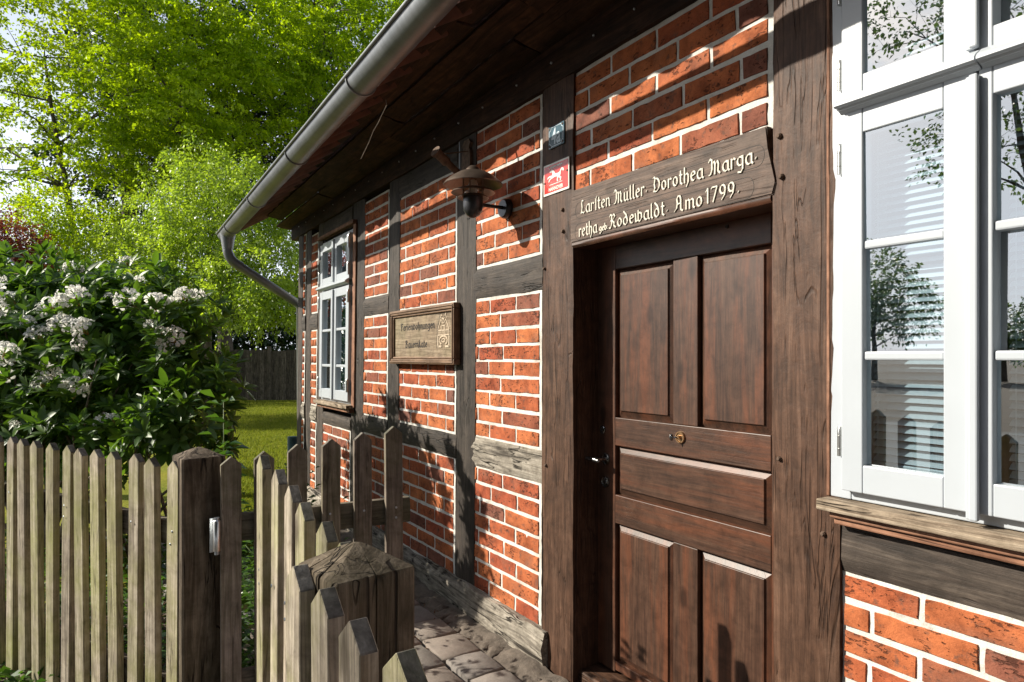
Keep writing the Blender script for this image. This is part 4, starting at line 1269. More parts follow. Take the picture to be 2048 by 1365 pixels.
# --- eaves: soffit boards, tiles, gutter
GZ = lambda x: EYE + 1.306 + (x + 7.75) * (0.139 / 5.17)       # height of the gutter lip along the wall
def eave_board(x0, x1, ya, za, yb, zb, t=.022, mat='soffit', name='soffit_board'):
    fa = Vector((0, yb - ya, zb - za)); w = fa.length
    c0 = Vector((x0, (ya + yb) / 2, (za + zb) / 2)); c1 = Vector((x1, (ya + yb) / 2, (za + zb) / 2))
    nrm = Vector((1, 0, 0)).cross(fa).normalized()
    if nrm.z > 0: nrm = -nrm
    dzx = (GZ(x1) - GZ(x0)) * .6
    c0.z += (GZ(x0) - GZ(-7.75)) * .45; c1.z += (GZ(x1) - GZ(-7.75)) * .45
    return timber(name, c0, c1, w, t, M[mat], house, face=nrm, wob=.004, rough=.0025, cham=.003, seg=24)
segs = [(-7.75, -6.1), (-6.1, -4.35), (-4.35, -2.75), (-2.75, -1.0), (-1.0, XEND)]
for i, (a, b) in enumerate(segs):
    j = (i % 2) * .012
    eave_board(a + .003, b - .003, .02, TOP + .13, -.16, TOP + .155 + j)
    eave_board(a + .26, b + .25, -.155, TOP + .18 - j, -.31, TOP + .205)
    eave_board(a - .1, b - .11, -.305, TOP + .225 + j, -.44, TOP + .235)
eave_board(-7.75, XEND, -.43, TOP + .205, -.52, TOP + .205, t=.03)
# nails and bolt heads along the lowest board
for k in range(26):
    x = -7.3 + k * .31 + random.uniform(-.05, .05)
    z = TOP + .125 + (GZ(x) - GZ(-7.75)) * .45 * 0
    bm = bmesh.new(); lathe(bm, [(0, .007), (.005, .006), (.006, 0)], 7)
    link('nail', bm_mesh(bm, 'nail'), M['steel'], house, Matrix.Translation((x, -.030, z - .03)) @ Matrix.Rotation(math.radians(90), 4, 'X'))
for (px, py) in ((860, 345), (930, 203), (1000, 185), (1106, 150), (1192, 52), (1046, 155), (952, 218)):
    pass

def tile_mesh():
    vs, fs = [], []
    W, L, T = .235, .36, .014
    nx, ny = 12, 3
    for lay in (0, 1):
        for j in range(ny + 1):
            for i in range(nx + 1):
                u = i / nx
                x = (u - .5) * W * 1.06
                z = .030 * math.sin(u * 2 * math.pi + .6) + (T if lay == 0 else 0)
                vs.append((x, -L * j / ny, z))
    n1 = (nx + 1) * (ny + 1)
    for j in range(ny):
        for i in range(nx):
            a = j * (nx + 1) + i
            fs.append((a, a + 1, a + nx + 2, a + nx + 1)); fs.append((n1 + a, n1 + a + nx + 1, n1 + a + nx + 2, n1 + a + 1))
    for i in range(nx):
        a = ny * (nx + 1) + i
        fs.append((a, a + 1, n1 + a + 1, n1 + a))
        fs.append((i + 1, i, n1 + i, n1 + i + 1))
    for j in range(ny):
        a = j * (nx + 1)
        fs.append((a, a + nx + 1, n1 + a + nx + 1, n1 + a))
        a += nx
        fs.append((a + nx + 1, a, n1 + a, n1 + a + nx + 1))
    me = pydata('roof_tile', vs, fs, True); me.set_sharp_from_angle(angle=math.radians(50)); me.materials.append(M['tile'])
    return me
tm = tile_mesh()
pitch_ = math.radians(33)
x = -7.85
rows_v, rows_f = [], []
while x < XEND:
    for r in range(9):
        y = -.27 + r * .27
        z = GZ(x) + .235 - .0 + r * .27 * math.tan(pitch_) * 1.0
        m = Matrix.Translation((x + .117, y, z)) @ Matrix.Rotation(pitch_ - .03, 4, 'X') @ Matrix.Rotation(random.uniform(-.02, .02), 4, 'Y')
        if r < 3:
            link('roof_tile', tm, None, house, m)
        else:
            b0 = len(rows_v)
            rows_v += [m @ v.co for v in tm.vertices]
            rows_f += [[b0 + k for k in p.vertices] for p in tm.polygons]
    x += .235
o = link('roof_tiling', pydata('roof_tiling', rows_v, rows_f, True), M['tile'], house); tag(o, kind='stuff')
slab('roof_deck', -7.75, XEND, .0, .02, 2.9, 3.0, M['soffit'])
ro = link('roof', pydata('roof', [(-7.75, -.50, EYE + 1.54), (XEND, -.50, EYE + 1.60), (XEND, 3.0, EYE + 1.60 + 3.5 * math.tan(pitch_)), (-7.75, 3.0, EYE + 1.54 + 3.5 * math.tan(pitch_)),
                                  (XEND, 6.4, EYE + 1.54), (-7.75, 6.4, EYE + 1.5)], [(0, 1, 2, 3), (3, 2, 4, 5)]), M['soffit'], house)

def sweep_profile(name, prof, xs, zf, yc, mat, parent, smooth=True):
    vs, fs = [], []
    n = len(prof)
    for x in xs:
        zz = zf(x)
        for (y, z) in prof: vs.append((x, yc + y, zz + z))
    for i in range(len(xs) - 1):
        for j in range(n - 1):
            a = i * n + j
            fs.append((a, a + 1, a + n + 1, a + n))
    me = pydata(name, vs, fs, smooth)
    me.set_sharp_from_angle(angle=math.radians(50))
    return link(name, me, mat, parent)
RG = .077
def gut_prof(r=RG, bead=True):
    p = []
    if bead:
        for k in range(11):
            a = math.radians(-200 + 330 * k / 10)
            p.append((-r - .006 + .009 * math.cos(a), .0 + .009 * math.sin(a)))
    p += [(-r * math.cos(t), -r * math.sin(t)) for t in [math.pi * i / 20 for i in range(21)]]
    p += [(r, .012)]
    p += [(r - .002, .012)] + [(-(r - .002) * math.cos(t), -(r - .002) * math.sin(t)) for t in [math.pi * (20 - i) / 20 for i in range(21)]]
    return p
YG = -.68
xs = [-7.78 + i * .35 for i in range(int((XEND + 7.78) / .35) + 1)]
gut = sweep_profile('gutter', gut_prof(), xs, GZ, YG, M['zinc'], house)
# closed end
ring = [(-7.78, YG - RG * math.cos(math.pi * i / 16), GZ(-7.78) - RG * math.sin(math.pi * i / 16)) for i in range(17)]
link('gutter_end', pydata('gutter_end', ring, [tuple(range(17))]), M['zinc'], gut)
for px in (693, 571, 495, 449):
    x = PX(px, -.757)
    pts = [(x, YG - (RG + .003) * math.cos(t), GZ(x) - (RG + .003) * math.sin(t)) for t in [math.pi * i / 16 for i in range(-1, 17)]]
    pts.append((x, YG + .09, GZ(x) + .03))
    pts.append((x, YG + .14, GZ(x) + .07))
    vs, fs = tube_vf(pts, .006, 6)
    link('gutter_bracket', pydata('gutter_bracket', vs, fs, True), M['iron'] if False else M['zinc'], gut)
for x in (-1.2, -0.2):
    pts = [(x, YG - (RG + .003) * math.cos(t), GZ(x) - (RG + .003) * math.sin(t)) for t in [math.pi * i / 16 for i in range(-1, 17)]] + [(x, YG + .09, GZ(x) + .03)]
    vs, fs = tube_vf(pts, .005, 6)
    link('gutter_bracket', pydata('gutter_bracket', vs, fs, True), M['zinc'], gut)
# outlet and downpipe
xo = -7.60
zo = GZ(xo) - RG
outp = [(xo, YG, zo + .05), (xo, YG, zo - .02), (xo, YG, zo - .11)]
tube('gutter_outlet', outp, [.078, .066, .052], M['zinc'], gut, 20)
e1 = Vector((xo, YG, zo - .10))
pend = P(600, 603, .02)
pend.x = -7.62
e2 = Vector((xo, YG + .02, zo - .19))
e3 = Vector((xo, YG + .09, zo - .26))
dirn = (pend - e3).normalized()
tube('downpipe', [e1, e1 + Vector((0, 0, -.03)), (e1 + e2) / 2 + Vector((0, -.002, -.01)), e2, (e2 + e3) / 2 + Vector((0, -.006, -.006)), e3, e3 + dirn * .05], .050, M['zinc'], gut, 20)
tube('downpipe', [e3 + dirn * .03, pend], .045, M['zinc'], gut, 20)
tube('pipe_collar', [e3 + dirn * .015, e3 + dirn * .045], .053, M['zinc'], gut, 20)
tube('downpipe', [pend, pend + Vector((0, .05, -.06)), (pend.x, pend.y + .06, .6), (pend.x, pend.y + .06, 0.0)], .045, M['zinc'], gut, 16)
tube('standpipe', [(-7.565, -.03, .05), (-7.565, -.03, .62)], .052, plain('blue_standpipe', (.05, .11, .15), .5, nscale=20, namt=.4), gut, 16)

# string hanging from the gutter
s0 = P(772, 200, -.60); s1 = P(722, 318, -.52)
hs = [s0, s0 + Vector((.01, .0, -.03)), P(764, 230, -.585), P(757, 245, -.57), P(747, 262, -.56), P(738, 285, -.54), s1]
st = tube('loose_twine', hs, [.0025, .003, .002, .003, .002, .0025, .003], M['twig'], None, 5)
tag(st, 'frayed pale twine dangling from the zinc gutter bracket', 'twine')

# ------------------------------------------------------------------ things on the wall
# wall lamp
LXc = -3.06; LY = -.21
lamp = empty('wall_lamp', (LXc, -0.01, EYE + .78), 'copper barn-style wall lamp with tiered shade beside the house number', 'lamp')
z0 = EYE
def lathe_part(name, prof, mat, seg=40, x=LXc, y=LY):
    bm = bmesh.new(); lathe(bm, prof, seg)
    me = bm_mesh(bm, name, True); me.set_sharp_from_angle(angle=math.radians(38))
    return link(name, me, mat, lamp, Matrix.Translation((x, y, z0)))
lathe_part('lamp_shade', [(0, .972), (.018, .969), (.034, .955), (.040, .945), (.070, .936), (.110, .913), (.140, .888), (.151, .874), (.150, .871), (.138, .883), (.108, .908), (.07, .930), (.045, .938), (.0, .940)], M['lampcu'])
lathe_part('shade_ring', [(.058, .858), (.085, .850), (.105, .842), (.112, .833), (.108, .833), (.084, .845), (.058, .853)], M['lampcu'])
lathe_part('shade_ring', [(.048, .824), (.060, .821), (.074, .813), (.080, .806), (.076, .806), (.058, .816), (.048, .819)], M['lampcu'])
lathe_part('lamp_glass', [(.045, .935), (.047, .90), (.047, .815), (.045, .812)], M['lampglass'])
lathe_part('lamp_bulb', [(0, .905), (.018, .895), (.024, .875), (.020, .85), (.013, .82), (.013, .80)], M['offwhite'], 20)
lathe_part('lamp_body', [(.0, .822), (.050, .820), (.0515, .80), (.051, .765), (.047, .742), (.034, .720), (.014, .708), (0, .706)], M['lampdk'])
for k in range(4):
    a = math.radians(45 + 90 * k)
    tube('lamp_stay', [(LXc + .052 * math.cos(a), LY + .052 * math.sin(a), z0 + .93), (LXc + .052 * math.cos(a), LY + .052 * math.sin(a), z0 + .815)], .0035, M['lampcu'], lamp, 6)
tube('lamp_arm', [(LXc, LY + .04, z0 + .778), (LXc, -.035, z0 + .778)], .0095, M['lampdk'], lamp, 10)
disc('mounting_plate', Vector((LXc, -.006, z0 + .775)), .052, .034, M['lampdk'], lamp)

# iron bracket on the post above the lamp
br = empty('iron_bracket', (P(935, 300, -.02)), 'rusty iron bracket with stub pipe on the post above the lamp', 'bracket')
pa, pb = P(937, 283, -.022), P(932, 332, -.022)
bm = bmesh.new()
x0_, x1_ = P(927, 300, -.02).x, P(943, 300, -.02).x
c_ = (x0_ + x1_) / 2; hw_ = (x1_ - x0_) / 2
zt_, zb_ = pa.z + .01, pb.z - .06
out = [(c_ - hw_, zb_), (c_ + hw_, zb_), (c_ + hw_, zt_ - .07), (c_ + hw_ * .7, zt_ - .05), (c_ + hw_ * 1.1, zt_ - .025), (c_ + hw_ * .6, zt_), (c_ - hw_ * .5, zt_), (c_ - hw_ * 1.0, zt_ - .03), (c_ - hw_ * .6, zt_ - .05), (c_ - hw_, zt_ - .075)]
f1 = [bm.verts.new((x, -.030, z)) for x, z in out]; f2 = [bm.verts.new((x, -.012, z)) for x, z in out]
bm.faces.new(f1); bm.faces.new(list(reversed(f2)))
for i in range(len(out)): bm.faces.new((f1[i], f1[(i + 1) % len(out)], f2[(i + 1) % len(out)], f2[i]))
link('bracket_plate', bm_mesh(bm, 'bracket_plate'), M['rust'], br)
p1, p2 = P(922, 352, -.05), P(874, 306, -.22)
tube('stub_pipe', [p1, p1.lerp(p2, .62)], .020, M['rust'], br, 14)
tube('stub_pipe', [p1.lerp(p2, .60), p2], .027, M['rust'], br, 14)
tube('stub_cap', [p2, p2 + (p2 - p1).normalized() * .015], .034, M['rust'], br, 14)
tube('tie_rod', [P(936, 303, -.03), P(890, 308, -.16)], .004, M['rust'], br, 6)
tube('loose_wire', [P(919, 285, -.03), P(919.5, 310, -.03), P(919, 337, -.035)], .002, M['galv'], br, 5)

def text_obj(name, body, size, xa, z, y, mat, parent, width=None, bold=0.0, depth=.0006, center=True):
    y = y - depth
    cu_ = bpy.data.curves.new(name, 'FONT')
    cu_.body = body; cu_.size = size; cu_.extrude = depth; cu_.offset = bold
    cu_.align_x = 'CENTER' if center else 'LEFT'
    cu_.resolution_u = 4
    o_ = bpy.data.objects.new(name, cu_)
    cu_.materials.append(mat)
    col.objects.link(o_)
    bpy.context.view_layer.update()
    me_ = bpy.data.meshes.new_from_object(o_)
    bpy.data.objects.remove(o_)
    o_ = bpy.data.objects.new(name, me_)
    if not me_.materials: me_.materials.append(mat)
    col.objects.link(o_)
    o_.parent = parent
    m = Matrix.Translation((xa, y, z)) @ Matrix.Rotation(math.radians(90), 4, 'X') @ Matrix.Diagonal((width or 1, 1, 1, 1))
    o_.matrix_basis = parent_world(parent).inverted() @ m
    return o_

def rounded_plate(name, x0, x1, z0, z1, y, t, mat, parent, r=.004):
    bm = bmesh.new(); add_box(bm, x0, x1, y, y + t, z0, z1, r if r * 2 < t else t * .3)
    return link(name, bm_mesh(bm, name), mat, parent)

# house number plate 4a
h0, h1 = P(1097.5, 301, -.026), P(1128.5, 240, -.026)
hx0, hx1 = h0.x, h1.x
hz1 = (P(1097, 258, -.026).z + P(1128.5, 240, -.026).z) / 2
hz0 = (P(1097, 301, -.026).z + P(1128.5, 286, -.026).z) / 2
num = empty('house_number_plate', ((hx0 + hx1) / 2, -.02, hz0), 'dark blue enamel house number plate reading 4a', 'house number')
rounded_plate('plate', hx0, hx1, hz0, hz1, -.027, .005, M['blue'], num)
cxn, czn = (hx0 + hx1) / 2, (hz0 + hz1) / 2
wn_, hn_ = (hx1 - hx0), (hz1 - hz0)
text_obj('number_print', "4a", hn_ * 1.0, cxn, hz0 + hn_ * .16, -.0275, M['paleblue'], num, width=.74, bold=.0022)
def rect_line(x0, x1, z0, z1, c):
    pts = []
    for (cx, cz, a0) in ((x1, z1, 180), (x0, z1, 270), (x0, z0, 0), (x1, z0, 90)):
        for k in range(5):
            a = math.radians(a0 + 90 * (1 - k / 4)) if True else 0
            pts.append((cx + c * math.cos(a), cz + c * math.sin(a)))
    pts.append(pts[0])
    return pts
ribbon('plate_border', rect_line(hx0 + .007, hx1 - .007, hz0 + .007, hz1 - .007, .016), .0028, -.0275, M['paleblue'], num, .0004)
for sx in (hx0 + .011, hx1 - .011):
    for sz in (hz0 + .011, hz1 - .011):
        disc('screw', Vector((sx, -.027, sz)), .0045, .003, M['rust'], num, seg=10)

# red enamel insurance plaque
q00, q11 = P(1087, 394, -.026), P(1138, 313, -.026)
rx0, rx1 = q00.x, q11.x
rz1 = (P(1087, 333, -.026).z + P(1138, 313, -.026).z) / 2
rz0 = (P(1087, 394, -.026).z + P(1138, 378, -.026).z) / 2
plq = empty('enamel_plaque', ((rx0 + rx1) / 2, -.02, rz0), 'red enamel plaque with a white rearing horse below the house number', 'plaque')
rounded_plate('plaque_rim', rx0, rx1, rz0, rz1, -.0255, .005, M['offwhite'], plq)
rounded_plate('plaque_face', rx0 + .007, rx1 - .007, rz0 + .010, rz1 - .009, -.0262, .002, M['red'], plq)
cxp = (rx0 + rx1) / 2; pw = rx1 - rx0; ph = rz1 - rz0
text_obj('plaque_print', "HANNOVER", ph * .155, cxp, rz0 + ph * .115, -.0266, M['offwhite'], plq, width=.92, bold=.0008, depth=.0004)
text_obj('plaque_print', "Landschaftliche Brandkasse", ph * .090, cxp, rz1 - ph * .165, -.0270, M['offwhite'], plq, width=.74, depth=.0003, bold=.0006)
horse = [(.10, .86), (.08, .92), (.18, 1.02), (.22, 1.14), (.26, 1.05), (.34, .98), (.42, .84), (.46, .70), (.60, .64), (.74, .66), (.80, .72), (.86, .86), (.94, .94), (1.04, .86), (1.08, .70), (1.0, .62), (.98, .74), (.93, .80), (.89, .72), (.86, .62), (.86, .48), (.80, .36),
         (.90, .24), (.88, .08), (.84, .0), (.78, .0), (.80, .10), (.80, .20), (.70, .30), (.66, .18), (.70, .04), (.64, .0), (.60, .02), (.58, .18), (.62, .34), (.56, .42), (.40, .42), (.32, .38), (.20, .36), (.10, .30), (.06, .18), (.0, .16), (.02, .32), (.12, .42), (.22, .46),
         (.14, .48), (.04, .50), (-.04, .42), (-.10, .44), (-.04, .58), (.10, .62), (.24, .60), (.28, .72), (.26, .84), (.20, .86)]
hs_ = pw * .56
from mathutils.geometry import tessellate_polygon
hv = [(cxp - hs_ * .50 + x * hs_, rz0 + ph * .34 + y * ph * .42) for x, y in horse]
tri = tessellate_polygon([[Vector((x, z, 0)) for x, z in hv]])
nh = len(hv)
hvs = [(x, -.0280, z) for x, z in hv] + [(x, -.0255, z) for x, z in hv]
hfs = [tuple(t_) for t_ in tri] + [(i, (i + 1) % nh, nh + (i + 1) % nh, nh + i) for i in range(nh)]
link('horse_emblem', pydata('horse_emblem', hvs, hfs), M['offwhite'], plq)
ribbon('plaque_line', [(cxp - pw * .25, rz0 + ph * .31), (cxp + pw * .25, rz0 + ph * .31)], .0028, -.0262, M['offwhite'], plq, .0006)
for (fx, fz) in ((.06, .42), (.93, .58)):
    disc('screw', Vector((rx0 + pw * fx, -.0262, rz0 + ph * fz)), .0055, .003, M['rust'], plq, seg=10)

# carved wooden name sign
YS = -.060
gx0, gx1 = PX(779, YS), PX(907, YS)
gz0, gz1 = EYE - .045, EYE + .323
sign = empty('carved_sign', ((gx0 + gx1) / 2, -.02, gz0), 'carved wooden sign in a moulded frame reading Ferienwohnungen Bauernkate', 'sign')
KS = lean((gx0 + gx1) / 2)
bw = .034
def fboard(x0, x1, z0, z1, along, y0=YS, t=.048, name='sign_frame'):
    return box(name, x0, x1, y0, y0 + t, z0, z1, M['sign_frame'], sign, .006, along)
fboard(gx0, gx1, gz1 - bw, gz1, 'x'); fboard(gx0, gx1, gz0, gz0 + bw, 'x')
fboard(gx0, gx0 + bw, gz0 + bw + .001, gz1 - bw - .001, 'z'); fboard(gx1 - bw, gx1, gz0 + bw + .001, gz1 - bw - .001, 'z')
# inner moulding steps
ib = .014
for (a, b, c, d, al) in ((gx0 + bw, gx1 - bw, gz1 - bw - ib, gz1 - bw - .001, 'x'), (gx0 + bw, gx1 - bw, gz0 + bw + .001, gz0 + bw + ib, 'x'),
                         (gx0 + bw + .001, gx0 + bw + ib, gz0 + bw + ib + .001, gz1 - bw - ib - .001, 'z'), (gx1 - bw - ib, gx1 - bw - .001, gz0 + bw + ib + .001, gz1 - bw - ib - .001, 'z')):
    fboard(a, b, c, d, al, YS + .010, .03, 'sign_moulding')
for (a, b, c, d, al) in ((gx0 + .010, gx1 - .010, gz1 - .018, gz1 - .010, 'x'), (gx0 + .010, gx1 - .010, gz0 + .010, gz0 + .018, 'x'), (gx0 + .010, gx0 + .018, gz0 + .019, gz1 - .019, 'z'), (gx1 - .018, gx1 - .010, gz0 + .019, gz1 - .019, 'z')):
    fboard(a, b, c, d, al, YS - .006, .008, 'sign_bead')
YB = YS + .024
box('sign_board', gx0 + bw, gx1 - bw, YB, YB + .02, gz0 + bw, gz1 - bw, M['sign_wood'], sign, 0)
def sx(px): return PX(px, YB)
lettering('sign_lettering', "Ferienwohnungen", .028, sx(802), EYE + .184, YB, sx(870.5) - sx(802), M['ink'], sign, nib=.24, depth=.0015)
lettering('sign_lettering', "Bauernkate", .028, sx(811), EYE + .066, YB, sx(855) - sx(811), M['ink'], sign, nib=.24, depth=.0015)
# gable emblem in relief
ex0, ex1 = sx(876), sx(899.5)
ew = ex1 - ex0
ez0, ez1 = EYE + .062, EYE + .268
eh = ez1 - ez0
em_m = M['sign_wood'].copy(); em_m.name = 'relief_wood'
def epts(l): return [(ex0 + a * ew, ez0 + b * eh) for a, b in l]
relief = plain('pale_relief_wood', (.50, .40, .29), .6, nscale=30, namt=.2)
for l, w_ in (([(.02, .50), (.10, .62), (.30, .82), (.46, .70), (.50, .76)], .007), ([(.98, .50), (.90, .62), (.70, .82), (.54, .70), (.50, .76)], .007),
              ([(.30, .98), (.38, .90), (.50, .82), (.62, .90), (.72, 1.0)], .009), ([(.22, .86), (.32, .93), (.44, .88)], .006), ([(.78, .86), (.68, .93), (.56, .88)], .006),
              ([(.0, .50), (1, .50)], .006), ([(.0, .36), (1, .36)], .006), ([(.03, .34), (.03, .0)], .012), ([(.97, .34), (.97, .0)], .012),
              ([(.02, .02), (.34, .02)], .012), ([(.66, .02), (.98, .02)], .012), ([(.36, .50), (.36, .64), (.64, .64), (.64, .50)], .007)):
    ribbon('gable_emblem', epts(l), w_, YB, relief, sign, .003)
ribbon('gable_emblem', epts([(.5 + .34 * math.cos(t), .20 + .13 * math.sin(t)) for t in [math.radians(-60 + 300 * i / 14) for i in range(15)]]), .009, YB, relief, sign, .003)
ribbon('gable_emblem', epts([(.5 + .13 * math.cos(t), .20 + .05 * math.sin(t)) for t in [math.radians(360 * i / 10) for i in range(11)]]), .006, YB, relief, sign, .003)
for k in range(9):
    u = .06 + .11 * k
    ribbon('gable_emblem', epts([(u, .37), (u, .49)]), .006, YB, relief, sign, .002)
ribbon('carved_line', [(sx(873.5), EYE + .055), (sx(874.5), EYE + .17), (sx(881), gz1 - bw - ib)], .004, YB, M['ink'], sign, .0008)

# ------------------------------------------------------------------ picket fence, posts and gate
def picket_mesh(L, w, t, name='picket', seed=0):
    bm = bmesh.new()
    tip = w * .42
    n = 14
    pts = [(L * i / n * (1 - tip / L), -w / 2) for i in range(n + 1)] + [(L, 0)] + [(L * i / n * (1 - tip / L), w / 2) for i in range(n, -1, -1)]
    pts = [(x, z + (.0009 * noise.noise(Vector((x * 6, z * 30, seed))) if abs(z) > 1e-6 else 0)) for x, z in pts]
    f1 = [bm.verts.new((x, 0, z)) for x, z in pts]; f2 = [bm.verts.new((x, -t, z)) for x, z in pts]
    bm.faces.new(f1); bm.faces.new(list(reversed(f2)))
    k = len(pts)
    for i in range(k): bm.faces.new((f1[i], f1[(i + 1) % k], f2[(i + 1) % k], f2[i]))
    bmesh.ops.recalc_face_normals(bm, faces=bm.faces[:])
    es = [e for e in bm.edges if len(e.link_faces) == 2 and e.calc_face_angle(0) > .5]
    bmesh.ops.bevel(bm, geom=es, offset=.0016, segments=1, affect='EDGES')
    for f_ in bm.faces:
        if f_.calc_center_median().x > L - tip * 1.02 and abs(f_.normal.y) < .5: f_.material_index = 1
    me = bm_mesh(bm, name)
    return me

def put_picket(me, foot, nrm, parent, mat, name='picket', lean_=0.0, twist=0.0):
    up = Vector((random.uniform(-.008, .008) + lean_, random.uniform(-.008, .008), 1))
    if not me.materials:
        me.materials.append(mat); me.materials.append(M['endgrain'])
    return link(name, me, mat, parent, frame(foot, up, nrm))

def post_mesh(w, H, rise, cracks):
    """square post with a low pyramid cap; cracks = (face, position, width, depth)"""
    h = w / 2
    ringp = []
    corners = [(-h, -h), (h, -h), (h, h), (-h, h)]
    for s in range(4):
        a, b = corners[s], corners[(s + 1) % 4]
        ts = []
        for (fc_, t_, cw, cd) in cracks:
            if fc_ == s: ts += [(t_ - cw / w, 0), (t_, cd), (t_ + cw / w, 0)]
        base = [(0.045, 0), (.3, 0), (.5, 0), (.7, 0), (.955, 0)]
        allt = sorted(ts + [q for q in base if all(abs(q[0] - u[0]) > .05 for u in ts)])
        nx_, ny_ = (-(b[1] - a[1]) / w, (b[0] - a[0]) / w)
        for (t_, d_) in allt:
            ringp.append((a[0] + (b[0] - a[0]) * t_ + nx_ * d_, a[1] + (b[1] - a[1]) * t_ + ny_ * d_))
    n = len(ringp)
    vs, fs = [], []
    levels = [(0.0, 1.0)] + [(H * k / 16, 1.0) for k in range(1, 16)] + [(H - .016, 1.0), (H - .005, 1.0), (H, .975), (H + rise * .42, .60), (H + rise * .82, .26), (H + rise * .96, .10)]
    for li, (z, s) in enumerate(levels):
        for (x, y) in ringp:
            q = Vector((x * 8, y * 8, z * 2.2))
            o_ = .0022 * noise.noise(q)
            vs.append((x * s * (1 + o_ * 8) + (.0015 * noise.noise(Vector((z * 9, x * 30, 1))) if s == 1 else 0), y * s * (1 + o_ * 8), z + (.002 * noise.noise(q * 4) if s < 1 else 0)))
    for l in range(len(levels) - 1):
        for i in range(n):
            a, b = l * n + i, l * n + (i + 1) % n
            fs.append((a, b, b + n, a + n))
    vs.append((0, 0, H + rise)); t_ = len(vs) - 1
    for i in range(n): fs.append(((len(levels) - 1) * n + i, (len(levels) - 1) * n + (i + 1) % n, t_))
    # local X must run along the grain: rotate mesh so that up = +X
    vs = [(v[2], v[0], v[1]) for v in vs]
    me = pydata('gate_post', vs, fs, True)
    me.set_sharp_from_angle(angle=math.radians(28))
    return me

def put_post(me, foot, ang, parent, mat):
    x = Vector((0, 0, 1)); y = Vector((math.cos(ang), math.sin(ang), 0)); z = x.cross(y)
    return link('post', me, mat, parent, Matrix.Translation(foot) @ Matrix((x, y, z)).transposed().to_4x4())

post_ang = math.radians(7.2)
# left-hand fence with the far gate post
farc = C(-1.100, 2.398, 0)
lf = empty('picket_fence', farc, 'weathered picket fence with greenish tinge running left in front of the rhododendron', 'fence')
put_post(post_mesh(.142, EYE - .345, .030, [(0, .72, .0018, .008), (3, .6, .0015, .006)]), farc, post_ang + math.radians(0), lf, M['post'])
dF = Vector((A_ * -.842 - B_ * .54, B_ * -.842 + A_ * .54, 0)).normalized()
nF = Vector((dF.y, -dF.x, 0))
if nF.dot(Vector((0, -1, 0))) < 0: nF = -nF
pm = [picket_mesh(1.10, .066, .025, seed=s) for s in range(3)]
tops = [(341.5, 921), (304, 916), (260, 912), (225, 905.6), (186.7, 902), (153.4, 898.5), (126, 893.5), (97.6, 889), (70.7, 884), (44, 879.4), (17.7, 875)]
p0c = Vector((-1.176, 2.352)); stp = Vector((-.1057, .0678))
for i in range(22):
    c = p0c + stp * i
    hz = EYE - .355 - 1.10 + random.uniform(-.003, .003)
    w = C(c.x, c.y, hz)
    put_picket(pm[i % 3], w, nF, lf, M['picket'])
    if i < 11:
        bm = bmesh.new(); lathe(bm, [(0, .0012), (.003, .001), (.0042, 0)], 8)
        for q_ in range(2):
            if q_ == 0: nm_ = bm_mesh(bm, 'nail')
            if q_ and i % 3: continue
            link('nail', nm_, M['galv'], lf, frame(Vector((w.x, w.y, EYE - .60 - q_ * .045)) + nF * .0004 + dF * random.uniform(-.008, .008), dF, nF) @ Matrix.Rotation(math.radians(-90), 4, 'X'))
a_ = C(p0c.x + .03, p0c.y - .02, 0) - nF * .027; b_ = C(*(p0c + stp * 22), 0) - nF * .027
for zr in (EYE - .62, .30):
    timber('rail', Vector((a_.x, a_.y, zr)) + dF * -.06, Vector((b_.x, b_.y, zr)), .085, .035, M['rail'], lf, face=nF, wob=.003)

# right-hand fence with the near gate post
nearc = C(-.2635, 1.153, 0)
nf = empty('picket_fence', nearc, 'short picket fence run attached to the stout cracked gate post nearest the viewer', 'fence')
put_post(post_mesh(.1478, EYE - .350, .038, [(0, .30, .0020, .008), (0, .64, .0034, .018), (1, .5, .0015, .006), (3, .45, .002, .008)]), nearc, post_ang, nf, M['post'])
pmn = [picket_mesh(1.11, .075, .026, seed=5 + s) for s in range(3)]
pts_near = [(586.6, 1132), (647, 1178.6), (707.5, 1239), (792.8, 1306.6)]
near = []
for (px, py) in pts_near:
    zc = .340 * F / (py - 715.0)
    near.append(Vector(((px - 1024) / F * zc, zc)))
dn = (near[-1] - near[0]) / 3
for k in range(4, 6): near.append(near[-1] + dn)
dN = (C(*near[3], 0) - C(*near[0], 0)).normalized()
nN = Vector((-dN.y, dN.x, 0))
if nN.y > 0: nN = -nN
for i, c in enumerate(near):
    put_picket(pmn[i % 3], C(c.x, c.y, EYE - .340 - 1.11), nN, nf, M['picket'])
for zr in (EYE - .62, .30):
    q0, q1 = C(*near[0], zr) - nN * .028, C(*near[-1], zr) - nN * .028
    timber('rail', q0 + dN * .02, q1, .09, .035, M['rail'], nf, face=nN, wob=.003)

